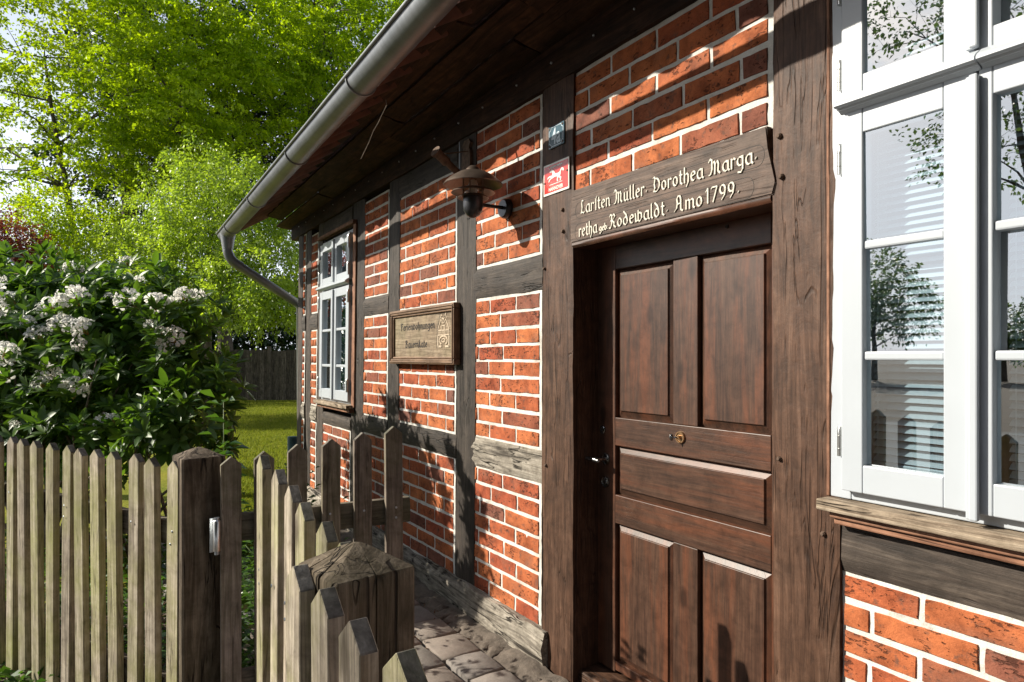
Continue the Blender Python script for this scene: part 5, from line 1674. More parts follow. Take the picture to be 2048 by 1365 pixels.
# the two gate leaves
def gate_leaf(label, tops_, nrm, mesh_w, mat, L=1.10, rail_ext=(.0, .02)):
    leaf = empty('garden_gate', tops_[0] * 1.0, label, 'gate', 'leaves of the picket garden gate')
    leaf.location.z = 0
    for i, tp in enumerate(tops_):
        LL = tp.z - .08
        me = picket_mesh(LL, mesh_w, .024, seed=20 + i)
        put_picket(me, Vector((tp.x, tp.y, .08)), nrm, leaf, mat)
    d = (tops_[-1] - tops_[0]); d.z = 0; L_ = d.length; d.normalize()
    for zr in (EYE - .592, .34):
        q0 = tops_[0].copy(); q0.z = zr
        q1 = tops_[-1].copy(); q1.z = zr
        timber('rail', q0 - nrm * .0255 - d * rail_ext[0], q1 - nrm * .0255 + d * rail_ext[1], .095, .034, M['rail'], leaf, face=nrm, wob=.002)
        for i, tp in enumerate(tops_):
            for dz_ in (.02, -.018) if i % 2 else (.02,):
                bm = bmesh.new(); lathe(bm, [(0, .0012), (.0022, .001), (.0024, .0022), (.0042, .002), (.0045, 0)], 10)
                link('screw', bm_mesh(bm, 'screw'), M['galv'], leaf, frame(Vector((tp.x, tp.y, zr + dz_)) + nrm * .0003, d, Vector((0, 0, 1)).cross(d)) @ Matrix.Rotation(math.radians(90 if Vector((0, 0, 1)).cross(d).dot(nrm) < 0 else -90), 4, 'X'))
    return leaf
A1_, A6_ = Vector((-.958, 2.33)), Vector((-.441, 2.60))
dropsA = [.339, .328, .312, .298, .281, .263]
apexA = [462.6, 531.4, 595.0, 660.3, 728.2, 792.3]
topsA = []
for k in range(6):
    c = A1_.lerp(A6_, k / 5)
    t_ = (apexA[k] - 1024) / F
    topsA.append(C(t_ * c.y, c.y, EYE - dropsA[k]))
dA = (topsA[-1] - topsA[0]); dA.z = 0; dA.normalize()
nA = Vector((dA.y, -dA.x, 0))
if nA.x < 0: nA = -nA
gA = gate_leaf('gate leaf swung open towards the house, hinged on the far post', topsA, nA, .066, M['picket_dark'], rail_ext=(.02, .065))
apexB = [(519.1, 910), (544, 936), (570.6, 968), (602.6, 1004.4), (632.9, 1043.5)]
dropsB = [.263, .281, .298, .312, .328]
cb = []
for (px, py), dr in zip(apexB, dropsB):
    zc = dr * F / (py - 715)
    cb.append((px, zc, dr))
# smooth the spacing along a straight line
zA, zB = cb[0][1], cb[-1][1]
lineB0 = Vector(((cb[0][0] - 1024) / F * zA, zA)); lineB1 = Vector(((cb[-1][0] - 1024) / F * zB, zB))
topsB = []
dl = lineB1 - lineB0
for (px, zc, dr) in cb:
    t_ = (px - 1024) / F           # intersect the bearing with the straight line
    s_ = (lineB0.x - t_ * lineB0.y) / (t_ * dl.y - dl.x)
    c = lineB0 + dl * s_
    topsB.append(C(c.x, c.y, EYE - dr))
last = lineB1 + dl * .24
topsB.append(C(last.x, last.y, EYE - .34))
topsB.reverse()
dB = (topsB[-1] - topsB[0]); dB.z = 0; dB.normalize()
nB = Vector((dB.y, -dB.x, 0))
if nB.y > 0: nB = -nB
gB = gate_leaf('closed gate leaf in the sun beside the near post', topsB, nB, .076, M['picket'], rail_ext=(.02, .03))

# steel hinge between far post and open leaf
hw0 = G(434, 1070, 2.285)
hb = tube('hinge_barrel', [hw0 + Vector((0, 0, .052)), hw0 + Vector((0, 0, .046)), hw0 + Vector((0, 0, -.046)), hw0 + Vector((0, 0, -.054))], [.006, .0125, .0125, .0125], M['steel'], gA, 16)
tube('hinge_pin', [hw0 + Vector((0, 0, .058)), hw0 + Vector((0, 0, -.066))], .008, M['galv'], gA, 12)
hp = hw0 + Vector((-.012, .012, 0))
bm = bmesh.new(); add_box(bm, -.016, .016, -.002, .002, -.058, .058, .001)
link('hinge_plate', bm_mesh(bm, 'hinge_plate'), M['galv'], gA, frame(G(429, 1070, 2.31), (math.cos(post_ang + math.pi / 2), math.sin(post_ang + math.pi / 2), 0), (math.cos(post_ang), math.sin(post_ang), 0)))

# ------------------------------------------------------------------ path
pave = sheet('path', -9.0, 2.2, -1.42, -.02, -0.012, M['soil'], 60, 20, .012)
pave['label'] = 'path of paving stones along the house wall'
for i, yrow in enumerate([-.30, -.52, -.74, -.96, -1.18, -1.38]):
    x = -6.2 + (i % 2) * .13
    while x < .9:
        w = random.uniform(.20, .29)
        bm = bmesh.new()
        hw_, hh = w / 2 - .006, .100
        pts = [(-hw_, -hh), (0, -hh - .002), (hw_, -hh), (hw_ + .002, 0), (hw_, hh), (0, hh + .002), (-hw_, hh), (-hw_ - .002, 0)]
        pts = [(a + random.uniform(-.007, .007), b + random.uniform(-.007, .007)) for a, b in pts]
        f0 = [bm.verts.new((a, b, -.03)) for a, b in pts]
        f1 = [bm.verts.new((a, b, .012)) for a, b in pts]
        f2 = [bm.verts.new((a * .93, b * .93, .0195)) for a, b in pts]
        for ra, rb in ((f0, f1), (f1, f2)):
            for k in range(8): bm.faces.new((ra[k], ra[(k + 1) % 8], rb[(k + 1) % 8], rb[k]))
        bm.faces.new(f2)
        me = bm_mesh(bm, 'paving_stone', True); me.set_sharp_from_angle(angle=math.radians(60))
        link('paving_stone', me, M['paver'], pave, Matrix.Translation((x + w / 2, yrow, random.uniform(-.004, .004))) @ Matrix.Rotation(random.uniform(-.02, .02), 4, 'X') @ Matrix.Rotation(random.uniform(-.03, .03), 4, 'Z'))
        x += w + .006
# rubble packed against the sole beam
for k in range(46):
    x = -6.0 + k * .095 + random.uniform(-.03, .03)
    if x > -2.42: break
    bm = bmesh.new(); bmesh.ops.create_icosphere(bm, subdivisions=3, radius=1)
    sx_, sy_, sz_ = random.uniform(.045, .085), random.uniform(.035, .05), random.uniform(.018, .032)
    sd = random.random() * 50
    for v in bm.verts:
        q = v.co * 1.6 + Vector((sd, 0, 0))
        f_ = 1 + .42 * noise.noise(q) + .22 * noise.noise(q * 3)
        v.co = Vector((v.co.x * sx_ * f_, v.co.y * sy_ * f_, v.co.z * sz_ * f_))
    me = bm_mesh(bm, 'rubble_stone', True)
    link('rubble_stone', me, M['rubble'], pave, Matrix.Translation((x, -.135 + random.uniform(-.02, .02), .0)) @ Matrix.Rotation(random.random() * 3, 4, 'Z'))
# ridge of earth along the beam
vs, fs = [], []
N = 150
for i in range(N + 1):
    x = -7.5 + i * (5.08 / N)
    for j, (y, z) in enumerate(((-.045, .030), (-.09, .030), (-.13, .022), (-.17, .010), (-.21, -.006))):
        vs.append((x, y + .012 * noise.noise(Vector((x * 7, j, 0))), z + .020 * noise.noise(Vector((x * 9, j * .7, 4)))))
for i in range(N):
    for j in range(4):
        a = i * 5 + j; fs.append((a, a + 1, a + 6, a + 5))
o = link('earth_edge', pydata('earth_edge', vs, fs, True), M['rubble'], None); tag(o, 'ridge of earth and grit along the foot of the wall', None, kind='structure')

# ------------------------------------------------------------------ foliage
def fast_mesh(name, verts, quads, tint=None):
    nv, nf_ = len(verts), len(quads)
    me = bpy.data.meshes.new(name)
    me.vertices.add(nv); me.vertices.foreach_set("co", np.asarray(verts, dtype=np.float32).ravel())
    k = quads.shape[1]
    me.loops.add(nf_ * k); me.loops.foreach_set("vertex_index", np.asarray(quads, dtype=np.int32).ravel())
    me.polygons.add(nf_); me.polygons.foreach_set("loop_start", np.arange(0, nf_ * k, k, dtype=np.int32))
    me.update(calc_edges=True)
    if tint is not None:
        a = me.attributes.new("tint", 'FLOAT', 'FACE'); a.data.foreach_set("value", np.asarray(tint, dtype=np.float32))
    return me

def unit(v): return v / np.maximum(np.linalg.norm(v, axis=-1, keepdims=True), 1e-9)

def leaf_quads(c, axis, nrm, length, width, fold=0.18):
    """kite-shaped leaves, folded on the midrib: base, right, tip, left (2 quads-> one folded kite as 2 tris)"""
    axis = unit(axis); side = unit(np.cross(axis, nrm)); up = np.cross(side, axis)
    L = length[:, None]; W = width[:, None]
    base = c - axis * L * .5
    tip = c + axis * L * .5 - up * L * .10
    r = c + side * W * .5 + up * W * fold - axis * L * .04
    l = c - side * W * .5 + up * W * fold - axis * L * .04
    n = len(c)
    v = np.stack([base, r, tip, l], 1).reshape(-1, 3)
    i = np.arange(n)[:, None] * 4
    return v, np.concatenate([i + 0, i + 1, i + 2, i + 3], 1)

def spray_points(blobs, n):
    """centres of leaf sprays, denser near the surface of each lobe"""
    vol = np.array([b[3] * b[4] * b[5] for b in blobs]) ** .75
    idx = rng.choice(len(blobs), n, p=vol / vol.sum())
    b = np.array(blobs)[idx]
    d = unit(rng.normal(size=(n, 3)))
    r = rng.random(n) ** .38
    return b[:, :3] + d * b[:, 3:6] * r[:, None], d

def build_tree(name, label, cat, base, blobs, nspray, per, lsize, srad, mat, flat=.30, droop=.25, group=None, trunk_r=.18, limbs=9, tint_bias=0.0, trunk_top=None, bark='bark', lean_t=None, twigs=True):
    t = empty(name, base, label, cat, group)
    sp, out = spray_points(blobs, nspray)
    keep = sp[:, 2] > .3
    sp, out = sp[keep], out[keep]
    n = len(sp)
    # leaves of each spray lie in a loose, slightly drooping fan
    k = rng.poisson(per, n) + 3
    ids = np.repeat(np.arange(n), k)
    m = len(ids)
    sdir = unit(out * np.array([1, 1, .35]) + rng.normal(size=(n, 3)) * .35)
    u = rng.random(m) ** .6
    ang = rng.normal(size=m) * .75
    sd = sdir[ids]
    side = unit(np.cross(sd, np.array([0, 0, 1.0])))
    off = sd * (u * srad * 1.5 * np.cos(ang))[:, None] + side * (u * srad * 1.2 * np.sin(ang))[:, None]
    off[:, 2] += rng.normal(size=m) * srad * flat - droop * srad * u ** 2
    c = sp[ids] + off
    ax = unit(off + rng.normal(size=(m, 3)) * srad * .5 + np.array([0, 0, -.1]))
    nr = unit(np.array([0, 0, 1.0]) + rng.normal(size=(m, 3)) * .62)
    ln = lsize * rng.uniform(.65, 1.25, m)
    v, q = leaf_quads(c, ax, nr, ln, ln * rng.uniform(.5, .72, m))
    stint = rng.beta(1.2, 1.2, n)
    tint = np.clip(stint[ids] * .6 + rng.random(m) * .4 + tint_bias, 0, 1)
    link('crown', fast_mesh('crown', v, q, tint), M[mat], t)
    # trunk and limbs
    base = Vector(base)
    cen = np.average(np.array(blobs)[:, :3], axis=0)
    top = Vector(trunk_top) if trunk_top is not None else Vector((cen[0], cen[1], cen[2] + .3 * blobs[0][5]))
    vs, fs = [], []
    def add(pts, rad, seg=7):
        v_, f_ = tube_vf(pts, rad, seg)
        b = len(vs); vs.extend(v_); fs.extend([tuple(b + i for i in q_) for q_ in f_])
    tp = []
    for i in range(9):
        s = i / 8
        p = base.lerp(top, s) + Vector((noise.noise(Vector((s * 3, base.x, 0))), noise.noise(Vector((s * 3, base.x, 9))), 0)) * .35 * s
        tp.append(p)
    add(tp, [trunk_r * (1.15 - .95 * i / 8) for i in range(9)], 10)
    link('trunk', pydata('trunk', vs, fs, True), M[bark], t)
    vs, fs = [], []
    ends = rng.choice(n, min(n, limbs * 14), replace=False)
    nodes = [(p, trunk_r * (1.15 - .95 * i / 8) * .5) for i, p in enumerate(tp[2:])]
    for li, e in enumerate(ends):
        tgt = Vector(sp[e])
        # start from an existing node that is lower and not too far
        best = min(nodes, key=lambda nd_: (nd_[0] - tgt).length + max(0, nd_[0].z - tgt.z + .2) * 3)
        s0_, r0 = best
        d = tgt - s0_
        mid = s0_.lerp(tgt, .5) + Vector((0, 0, .10 * d.length)) + Vector(rng.normal(size=3)) * .06 * d.length
        r1 = min(r0 * .8, .012 + .018 * d.length)
        pts = [s0_, s0_.lerp(mid, .55), mid, mid.lerp(tgt, .55) + Vector((0, 0, .02 * d.length)), tgt]
        rad = [r1, r1 * .8, r1 * .6, r1 * .4, r1 * .15 + .002]
        add(pts, rad, 5)
        for a, b in ((1, .8), (2, .6), (3, .4)): nodes.append((pts[a], rad[a]))
    link('branches', pydata('branches', vs, fs, True), M[bark], t)
    return t

def blob(px, py, zc, rx, ry=None, rz=None):
    p = G(px, py, zc)
    return (p.x, p.y, p.z, rx, ry or rx, rz or rx)
def foot(px, zc):
    p = C((px - 1024) / F * zc, zc, 0)
    return (p.x, p.y, 0.0)

# tall trees behind the garden fence
build_tree('beech_tree', 'tall pale green beech left of the ivy-clad trunk', 'tree', foot(205, 22), [blob(60, 60, 22, 2.9, 2.9, 3.2), blob(190, 210, 21, 2.6, 2.6, 2.2), blob(60, 330, 22, 2.0, 2.0, 1.9), blob(150, -60, 22, 3, 3, 2.5), blob(160, 380, 21, 1.5, 1.5, 1.3), blob(-100, 150, 23, 2.5, 2.5, 4)],
           640, 44, .132, .42, 'maple', group='tall trees behind the garden', trunk_r=.16, limbs=14, flat=.13)
build_tree('beech_tree', 'broad bright green beech in the middle, hiding an ivy-clad trunk', 'tree', foot(330, 23), [blob(330, 40, 22.5, 2.6, 2.6, 2.6), blob(420, 150, 22, 2.2, 2.2, 1.8), blob(300, 200, 20.5, 2.0, 2.0, 1.5), blob(500, 60, 23, 2.4, 2.4, 2.4), blob(370, 290, 21.5, 1.7, 1.7, 1.1), blob(250, 300, 21, 1.5, 1.5, 1.0)],
           820, 44, .140, .42, 'beech', group='tall trees behind the garden', trunk_r=.20, limbs=14, flat=.12, tint_bias=.15)
build_tree('beech_tree', 'leafy green tree rising behind the zinc gutter', 'tree', foot(600, 26), [blob(610, 40, 25, 2.8, 2.8, 2.8), blob(730, 30, 26, 2.8, 2.8, 2.5), blob(560, 200, 25, 2.0, 2.0, 1.8), blob(660, 180, 26, 2.4, 2.4, 2.4), blob(520, 290, 24, 1.6, 1.6, 1.2), blob(820, -60, 27, 3, 3, 3)],
           760, 42, .148, .44, 'beech', group='tall trees behind the garden', trunk_r=.24, limbs=12, flat=.13)
# ivy-clad trunks: dark
build_tree('ivy_clad_tree', 'dark ivy-clad trunk showing between the pale beeches', 'tree', foot(262, 25), [blob(255, y, 25, .85, .85, 1.3) for y in (-40, 60, 150, 260, 360, 470, 560)] + [blob(315, 330, 25.5, .9), blob(340, 250, 25.5, .8)],
           520, 26, .11, .32, 'ivy', group='ivy-clad trees', trunk_r=.35, limbs=3, trunk_top=tuple(G(255, -80, 25)))
build_tree('ivy_clad_tree', 'dark ivy-clad tree behind the broken line of the gutter end', 'tree', foot(455, 27), [blob(470, y, 27, 1.1, 1.1, 1.4) for y in (240, 330, 430, 520, 600)] + [blob(540, 330, 28, 1.6), blob(400, 420, 28, 1.4), blob(560, 430, 28, 1.7), blob(380, 300, 28, 1.0)],
           640, 26, .12, .36, 'ivy', group='ivy-clad trees', trunk_r=.28, limbs=3, trunk_top=tuple(G(430, 130, 27)))
build_tree('ivy_clad_tree', 'added dark leaf layer standing for the shaded gaps behind the middle beech', 'tree', foot(380, 28), [blob(230, 120, 28, 1.9, 1.9, 2.0), blob(380, 60, 28, 2.2), blob(330, 220, 28, 2.0), blob(440, 180, 28, 2.0), blob(560, 120, 29, 2.4), blob(650, 60, 29, 2.2), blob(170, 300, 28, 1.4), blob(290, 420, 28, 2.0, 2.0, 1.6), blob(450, 300, 28, 2.0), blob(590, 260, 29, 2.2), blob(180, 470, 28, 1.5, 1.5, 1.0)],
           900, 40, .20, .55, 'ivy', group='ivy-clad trees', trunk_r=.3, limbs=4)  # added backing of dark leaves; its colour stands for deep shade between the boughs
# fruit tree in front, reaching over the fence
build_tree('fruit_tree', 'silvery green fruit tree spreading over the dark board fence', 'tree', foot(415, 15.5), [blob(440, 430, 15, 1.35, 1.35, 1.1), blob(520, 560, 14.5, 1.35, 1.35, .85), blob(380, 540, 15.5, 1.4, 1.4, 1.1), blob(330, 430, 16, 1.0, 1.0, .9), blob(560, 610, 14.2, .85, .85, .50), blob(470, 630, 14.5, .8, .8, .45), blob(560, 460, 15.5, 1.0, 1.0, .9), blob(250, 500, 16.5, .9, .9, .7), blob(320, 620, 16, 1.1, 1.1, .8), blob(395, 345, 15.5, .7, .7, .8), blob(470, 380, 16, .7, .7, .8)],
           1700, 34, .072, .20, 'apple', flat=.40, trunk_r=.10, limbs=14)
build_tree('young_tree', 'slender young green tree between the copper-red shrub and the fruit tree', 'tree', foot(120, 17), [blob(120, 450, 17, .9, .9, .9), blob(70, 440, 17, .7, .7, .5), blob(170, 480, 17, .8, .8, .7), blob(130, 560, 17, .9, .9, .8), blob(210, 560, 17, .8, .8, .7)],
           330, 24, .085, .34, 'maple', trunk_r=.05, limbs=8)
build_tree('copper_shrub', 'copper-red leaved shrub at the left edge', 'shrub', foot(10, 15), [blob(-10, 470, 15, .75, .75, .65), blob(20, 530, 15, .7, .7, .6), blob(-60, 520, 15, .8, .8, .8), blob(60, 520, 15.5, .5, .5, .5)],
           420, 28, .065, .22, 'copper', trunk_r=.05, limbs=5)
# dark hedge mass behind the board fence, closing the view to the horizon
def hedge(name, label, pts, n, mat, ls):
    v_, q_, t_ = [], [], []
    P_ = []
    for (px, zc, h) in pts: P_.append((foot(px, zc), h))
    cs = []
    for i in range(n):
        s = random.random() * (len(P_) - 1); k = int(s); f_ = s - k
        a, b = P_[k], P_[min(k + 1, len(P_) - 1)]
        h = a[1] + (b[1] - a[1]) * f_
        h *= .82 + .18 * noise.noise(Vector((s * 6, 0, 0)))
        cs.append((a[0][0] + (b[0][0] - a[0][0]) * f_ + random.gauss(0, .55), a[0][1] + (b[0][1] - a[0][1]) * f_ + random.gauss(0, .55), h * random.random() ** .8))
    c = np.array(cs)
    m = len(c)
    ax = unit(rng.normal(size=(m, 3))); nr = unit(rng.normal(size=(m, 3)) + np.array([0, 0, .8]))
    ln = ls * rng.uniform(.6, 1.3, m)
    v, q = leaf_quads(c, ax, nr, ln, ln * .6)
    o_ = link(name, fast_mesh(name, v, q, rng.random(m)), M[mat], None)
    tag(o_, label, 'hedge', kind='stuff')
hedge('woodland_edge', 'dark evergreen wood edge behind the garden fence', [(-700, 34, 5), (-300, 33, 5.5), (100, 32, 5.5), (400, 31, 6), (700, 32, 6), (900, 36, 6)], 60000, 'ivy', .26)

# trees across the lane, seen reflected in the window panes
for (dx_, h_, dist_, lab) in ((-.60, 7.5, 34, 'tree across the lane mirrored in the upper window pane'), (-.42, 5.0, 38, 'low round tree across the lane mirrored in the middle pane'), (-.20, 9.5, 24, 'broad tree across the lane mirrored at the right edge'), (-1.05, 6.5, 42, 'distant tree across the lane beyond the left fence')):
    bx, by = dx_ * dist_ - .9, -dist_
    build_tree('lane_tree', lab, 'tree', (bx, by, 0), [(bx, by, h_ * .62, h_ * .30, h_ * .30, h_ * .30), (bx + h_ * .22, by, h_ * .48, h_ * .22, h_ * .22, h_ * .2), (bx - h_ * .2, by, h_ * .50, h_ * .22, h_ * .22, h_ * .22)],
               230, 26, .20, .5, 'lane_leaf', group='trees across the lane', trunk_r=.15, limbs=4)

build_tree('lane_tree', 'tree over the lane whose hanging boughs are mirrored in the top panes', 'tree', (-5.3, -13.5, 0), [(-6.7, -10.6, 7.5, 1.2, 1.2, .8), (-6.3, -13.0, 5.6, 1.5, 1.5, 1.3), (-5.2, -13.5, 7.5, 2.0, 2.0, 1.6)],
           230, 20, .10, .34, 'lane_leaf', group='trees across the lane', trunk_r=.14, limbs=8)
# unseen trees added beside and behind the viewer to keep sky off shaded faces
for i, (bx, by, h_, lab) in enumerate(((5.2, -7.0, 11, 'added unseen dark tree right behind the viewer, blocking skylight'), (9.5, -3.2, 12, 'added unseen dark tree beyond the right end of the house, blocking skylight'), (1.2, -13, 12, 'added unseen dark tree across the lane, blocking skylight'),
                                  (12, -12, 14, 'added unseen dark tree far down the lane, blocking skylight'), (7, -14, 13, 'added unseen dark tree across the lane behind the viewer, blocking skylight'))):
    build_tree('lane_tree', lab, 'tree', (bx, by, 0),
               [(bx, by, h_ * .58, h_ * .30, h_ * .30, h_ * .30), (bx + 1.5, by, h_ * .36, h_ * .26, h_ * .26, h_ * .2), (bx - 1.0, by + .6, h_ * .36, h_ * .22, h_ * .22, h_ * .2), (bx, by, h_ * .85, h_ * .2, h_ * .2, h_ * .15)],
               1000, 22, .30, .6, 'ivy', group='trees across the lane', trunk_r=.25, limbs=6)
# bushes added left of the lawn to cast shade over its far end
for i, (px, zc_, h_) in enumerate(((40, 21.5, 5.5), (-60, 19.5, 5.0), (120, 24, 6.0))):
    b_ = foot(px, zc_)
    build_tree('shade_bush', ('tall dark bush added at the far left of the lawn for its shade', 'dark bush added left of the lawn for its shade, nearest of the three', 'dark bush added in the far corner by the board fence for its shade')[i], 'bush', b_,
               [(b_[0], b_[1], h_ * .45, 1.6, 1.6, h_ * .45), (b_[0] + .8, b_[1] + .6, h_ * .35, 1.3, 1.3, h_ * .35)], 260, 24, .16, .4, 'ivy', group='added bushes shading the lawn', trunk_r=.08, limbs=3)

# --- rhododendron
rh_blobs = [blob(150, 700, 5.15, 0.82, 0.73, 0.66), blob(300, 680, 4.89, 0.59, 0.59, 0.56), blob(60, 640, 5.42, 0.80, 0.73, 0.59), blob(-80, 720, 5.42, 0.73, 0.66, 0.80), blob(350, 790, 4.63, 0.43, 0.43, 0.37), blob(200, 850, 5.02, 0.80, 0.66, 0.46), blob(40, 850, 5.15, 0.66, 0.66, 0.46),
            blob(-200, 700, 5.56, 0.80, 0.66, 0.80), blob(240, 620, 5.15, 0.47, 0.47, 0.29), blob(370, 650, 4.76, 0.27, 0.27, 0.19), blob(120, 600, 5.42, 0.47, 0.53, 0.27), blob(395, 840, 4.29, 0.27, 0.27, 0.29), blob(340, 880, 4.23, 0.39, 0.32, 0.27), blob(420, 760, 4.49, 0.21, 0.21, 0.19)]
rhb = empty('rhododendron', C(-3.3, 5.15, 0), 'dark glossy rhododendron with white flower clusters behind the picket fence', 'shrub')
def rleaf_grid(L, W):
    # one leaf: 2 x 4 quads, curved and folded
    xs_ = [0, .12, .35, .65, .88, 1.0]
    ws_ = [.05, .55, .95, .90, .45, .02]
    vs_, fs_ = [], []
    for i, (a, w_) in enumerate(zip(xs_, ws_)):
        zc_ = -.16 * a * a * L
        for s in (-1, 0, 1):
            vs_.append((a * L, s * w_ * W / 2, zc_ + abs(s) * W * .16 * w_))
    for i in range(len(xs_) - 1):
        for j in range(2):
            a = i * 3 + j
            fs_.append((a, a + 3, a + 4, a + 1))
    return vs_, fs_
def whorl_mesh(seed, n=9, tilt=(10, 45)):
    r_ = random.Random(seed)
    vs_, fs_, ti = [], [], []
    for k in range(n):
        L = r_.uniform(.075, .125); W = L * r_.uniform(.30, .38)
        v, f = rleaf_grid(L, W)
        az = 2 * math.pi * (k / n) + r_.uniform(-.35, .35)
        el = math.radians(r_.uniform(*tilt)) * (1 if k % 3 else 1.5)
        R_ = Matrix.Rotation(az, 4, 'Z') @ Matrix.Rotation(-el, 4, 'Y') @ Matrix.Rotation(r_.uniform(-.4, .4), 4, 'X')
        b = len(vs_)
        tv = r_.random()
        for q in v: vs_.append(tuple(R_ @ Vector((q[0] + .008, q[1], q[2]))))
        for q in f: fs_.append(tuple(b + i for i in q)); ti.append(tv)
    me = pydata('leaf_whorl', vs_, fs_, True)
    a = me.attributes.new("tint", 'FLOAT', 'FACE'); a.data.foreach_set("value", ti)
    me.materials.append(M['rhodo'])
    return me
whorls = [whorl_mesh(s, 8 + s % 4, (5, 50)) for s in range(8)]
sp, out = spray_points(rh_blobs, 2000)
# keep mostly the outer layer
def inside_frac(p):
    return min(math.sqrt(sum(((p[i] - b[i]) / b[3 + i]) ** 2 for i in range(3))) for b in rh_blobs)
camp = np.array([0, -DIST, EYE])
cand = []
for p, d in zip(sp, out):
    if p[2] < .25: continue
    cand.append((np.linalg.norm(p - camp) - (0.6 if inside_frac(p) > .85 else 0), p, d))
cand.sort(key=lambda t: t[0])
rest_v, rest_f, rest_t = [], [], []
for i, (_, p, d) in enumerate(cand):
    z = Vector(d) + Vector((0, 0, .7)) + Vector((random.gauss(0, .25), random.gauss(0, .25), 0))
    q = z.to_track_quat('Z', 'Y').to_matrix().to_4x4()
    m = Matrix.Translation(p) @ q @ Matrix.Rotation(random.random() * 6.28, 4, 'Z') @ Matrix.Scale(random.uniform(.80, 1.2), 4)
    me = whorls[i % 8]
    if i < 295:
        link('leaf_whorl', me, None, rhb, m)
    else:
        b = len(rest_v)
        rest_v += [m @ v.co for v in me.vertices]
        rest_f += [[b + k for k in pl.vertices] for pl in me.polygons]
        rest_t += [x.value for x in me.attributes['tint'].data]
me = pydata('foliage', rest_v, rest_f, True)
a = me.attributes.new("tint", 'FLOAT', 'FACE'); a.data.foreach_set("value", rest_t)
o = link('foliage', me, M['rhodo'], rhb); tag(o, kind='stuff')
# crooked stems
vs, fs = [], []
for k in range(34):
    e = cand[random.randrange(len(cand))][1]
    s0_ = Vector((rhb.location.x + random.gauss(0, .35), rhb.location.y + random.gauss(0, .25), 0))
    e = Vector(e)
    mid = s0_.lerp(e, .45) + Vector((random.gauss(0, .10), random.gauss(0, .10), .05))
    v, f = tube_vf([s0_, s0_.lerp(mid, .5) + Vector((random.gauss(0, .03), random.gauss(0, .03), 0)), mid, mid.lerp(e, .5) + Vector((random.gauss(0, .04), random.gauss(0, .04), 0)), e], [.016, .013, .010, .007, .004], 6)
    b = len(vs); vs += v; fs += [tuple(b + i for i in q) for q in f]
link('stems', pydata('stems', vs, fs, True), M['twig'], rhb)
# flower clusters
def truss_mesh(seed, n=11, R_=.066):
    r_ = random.Random(seed)
    vs_, fs_, ti = [], [], []
    for k in range(n):
        # florets over a dome
        phi = math.acos(1 - r_.random() * .95); th = k * 2.4 + r_.uniform(-.3, .3)
        d = Vector((math.sin(phi) * math.cos(th), math.sin(phi) * math.sin(th), math.cos(phi)))
        Q = d.to_track_quat('Z', 'Y').to_matrix().to_4x4()
        c = d * R_ * r_.uniform(.8, 1.1)
        rr = r_.uniform(.034, .044)
        for pt in range(5):
            a0 = pt * 1.2566 + r_.uniform(-.1, .1)
            b = len(vs_)
            tv = r_.random()
            for i in range(4):
                rad_ = rr * (.15 + .28 * i)
                h = [-.014, .000, .006, .003][i]
                wd = [.22, .36, .46, .26][i]
                for j in range(4):
                    aa = a0 + (j / 3 - .5) * 2 * wd
                    ruf = .0035 * math.sin(j * 2.6 + i * 1.9 + tv * 6) * (i / 3)
                    vs_.append(tuple(c + (Q @ Vector((rad_ * math.cos(aa), rad_ * math.sin(aa), h + ruf)))))
            for i in range(3):
                for j in range(3):
                    a = b + i * 4 + j
                    fs_.append((a, a + 1, a + 5, a + 4)); ti.append(tv)
    me = pydata('flower_cluster', vs_, fs_, True)
    a = me.attributes.new("tint", 'FLOAT', 'FACE'); a.data.foreach_set("value", ti)
    me.materials.append(M['petal'])
    return me
trusses = [truss_mesh(s, 6 + s % 3) for s in range(6)]
bm = bmesh.new(); lathe(bm, [(0, -.03), (.006, -.025), (.012, .0), (.016, .02), (.006, .035), (0, .04)], 9)
budm = bm_mesh(bm, 'flower_base', True)
a = budm.attributes.new("tint", 'FLOAT', 'FACE'); a.data.foreach_set("value", [random.random() for _ in budm.polygons]); budm.materials.append(M['bud'])
flw = [(105, 618, 1.0), (128, 608, .8), (147, 598, 1.15), (255, 602, 1.0), (268, 612, .6), (312, 610, .9), (330, 608, .7), (370, 597, .9), (390, 596, .8), (358, 600, .6), (80, 676, 1.0), (122, 655, 1.0), (140, 657, .8), (168, 660, .95), (160, 690, .6),
       (346, 682, 1.15), (332, 690, .7), (10, 712, 1.0), (12, 745, 1.05), (2, 590, .9), (-3, 625, .8), (20, 600, .7), (84, 770, .8), (102, 752, .8), (148, 782, 1.1), (128, 780, .5), (206, 845, .7), (196, 846, .4), (57, 648, .6), (140, 536, .5), (253, 524, .5), (322, 665, .5), (90, 730, .4), (178, 750, .4), (300, 652, .5), (225, 840, .5), (160, 540, .4)]
for i, (px, py, s) in enumerate(flw):
    # distance of the bush surface along this bearing
    best = 5.1
    d0 = G(px, py, 1.0) - Vector(camp)
    for zc in np.arange(3.8, 6.0, .04):
        if inside_frac(Vector(camp) + d0 * zc) < 1.02: best = zc; break
    p = G(px, py, best - .36)
    z = Vector((random.gauss(.1, .3), random.gauss(-.35, .3), .9))
    q = z.to_track_quat('Z', 'Y').to_matrix().to_4x4()
    sc_ = s * 1.0
    fo = link('flower_cluster', trusses[i % 6], None, rhb, Matrix.Translation(p) @ q @ Matrix.Rotation(random.random() * 6, 4, 'Z') @ Matrix.Scale(sc_, 4))
    link('flower_base', budm, None, fo, Matrix.Translation(p - z.normalized() * .02) @ q @ Matrix.Scale(sc_, 4))
    link('leaf_whorl', whorls[i % 8], None, fo, Matrix.Translation(p - z.normalized() * .045) @ q @ Matrix.Scale(1.0, 4))
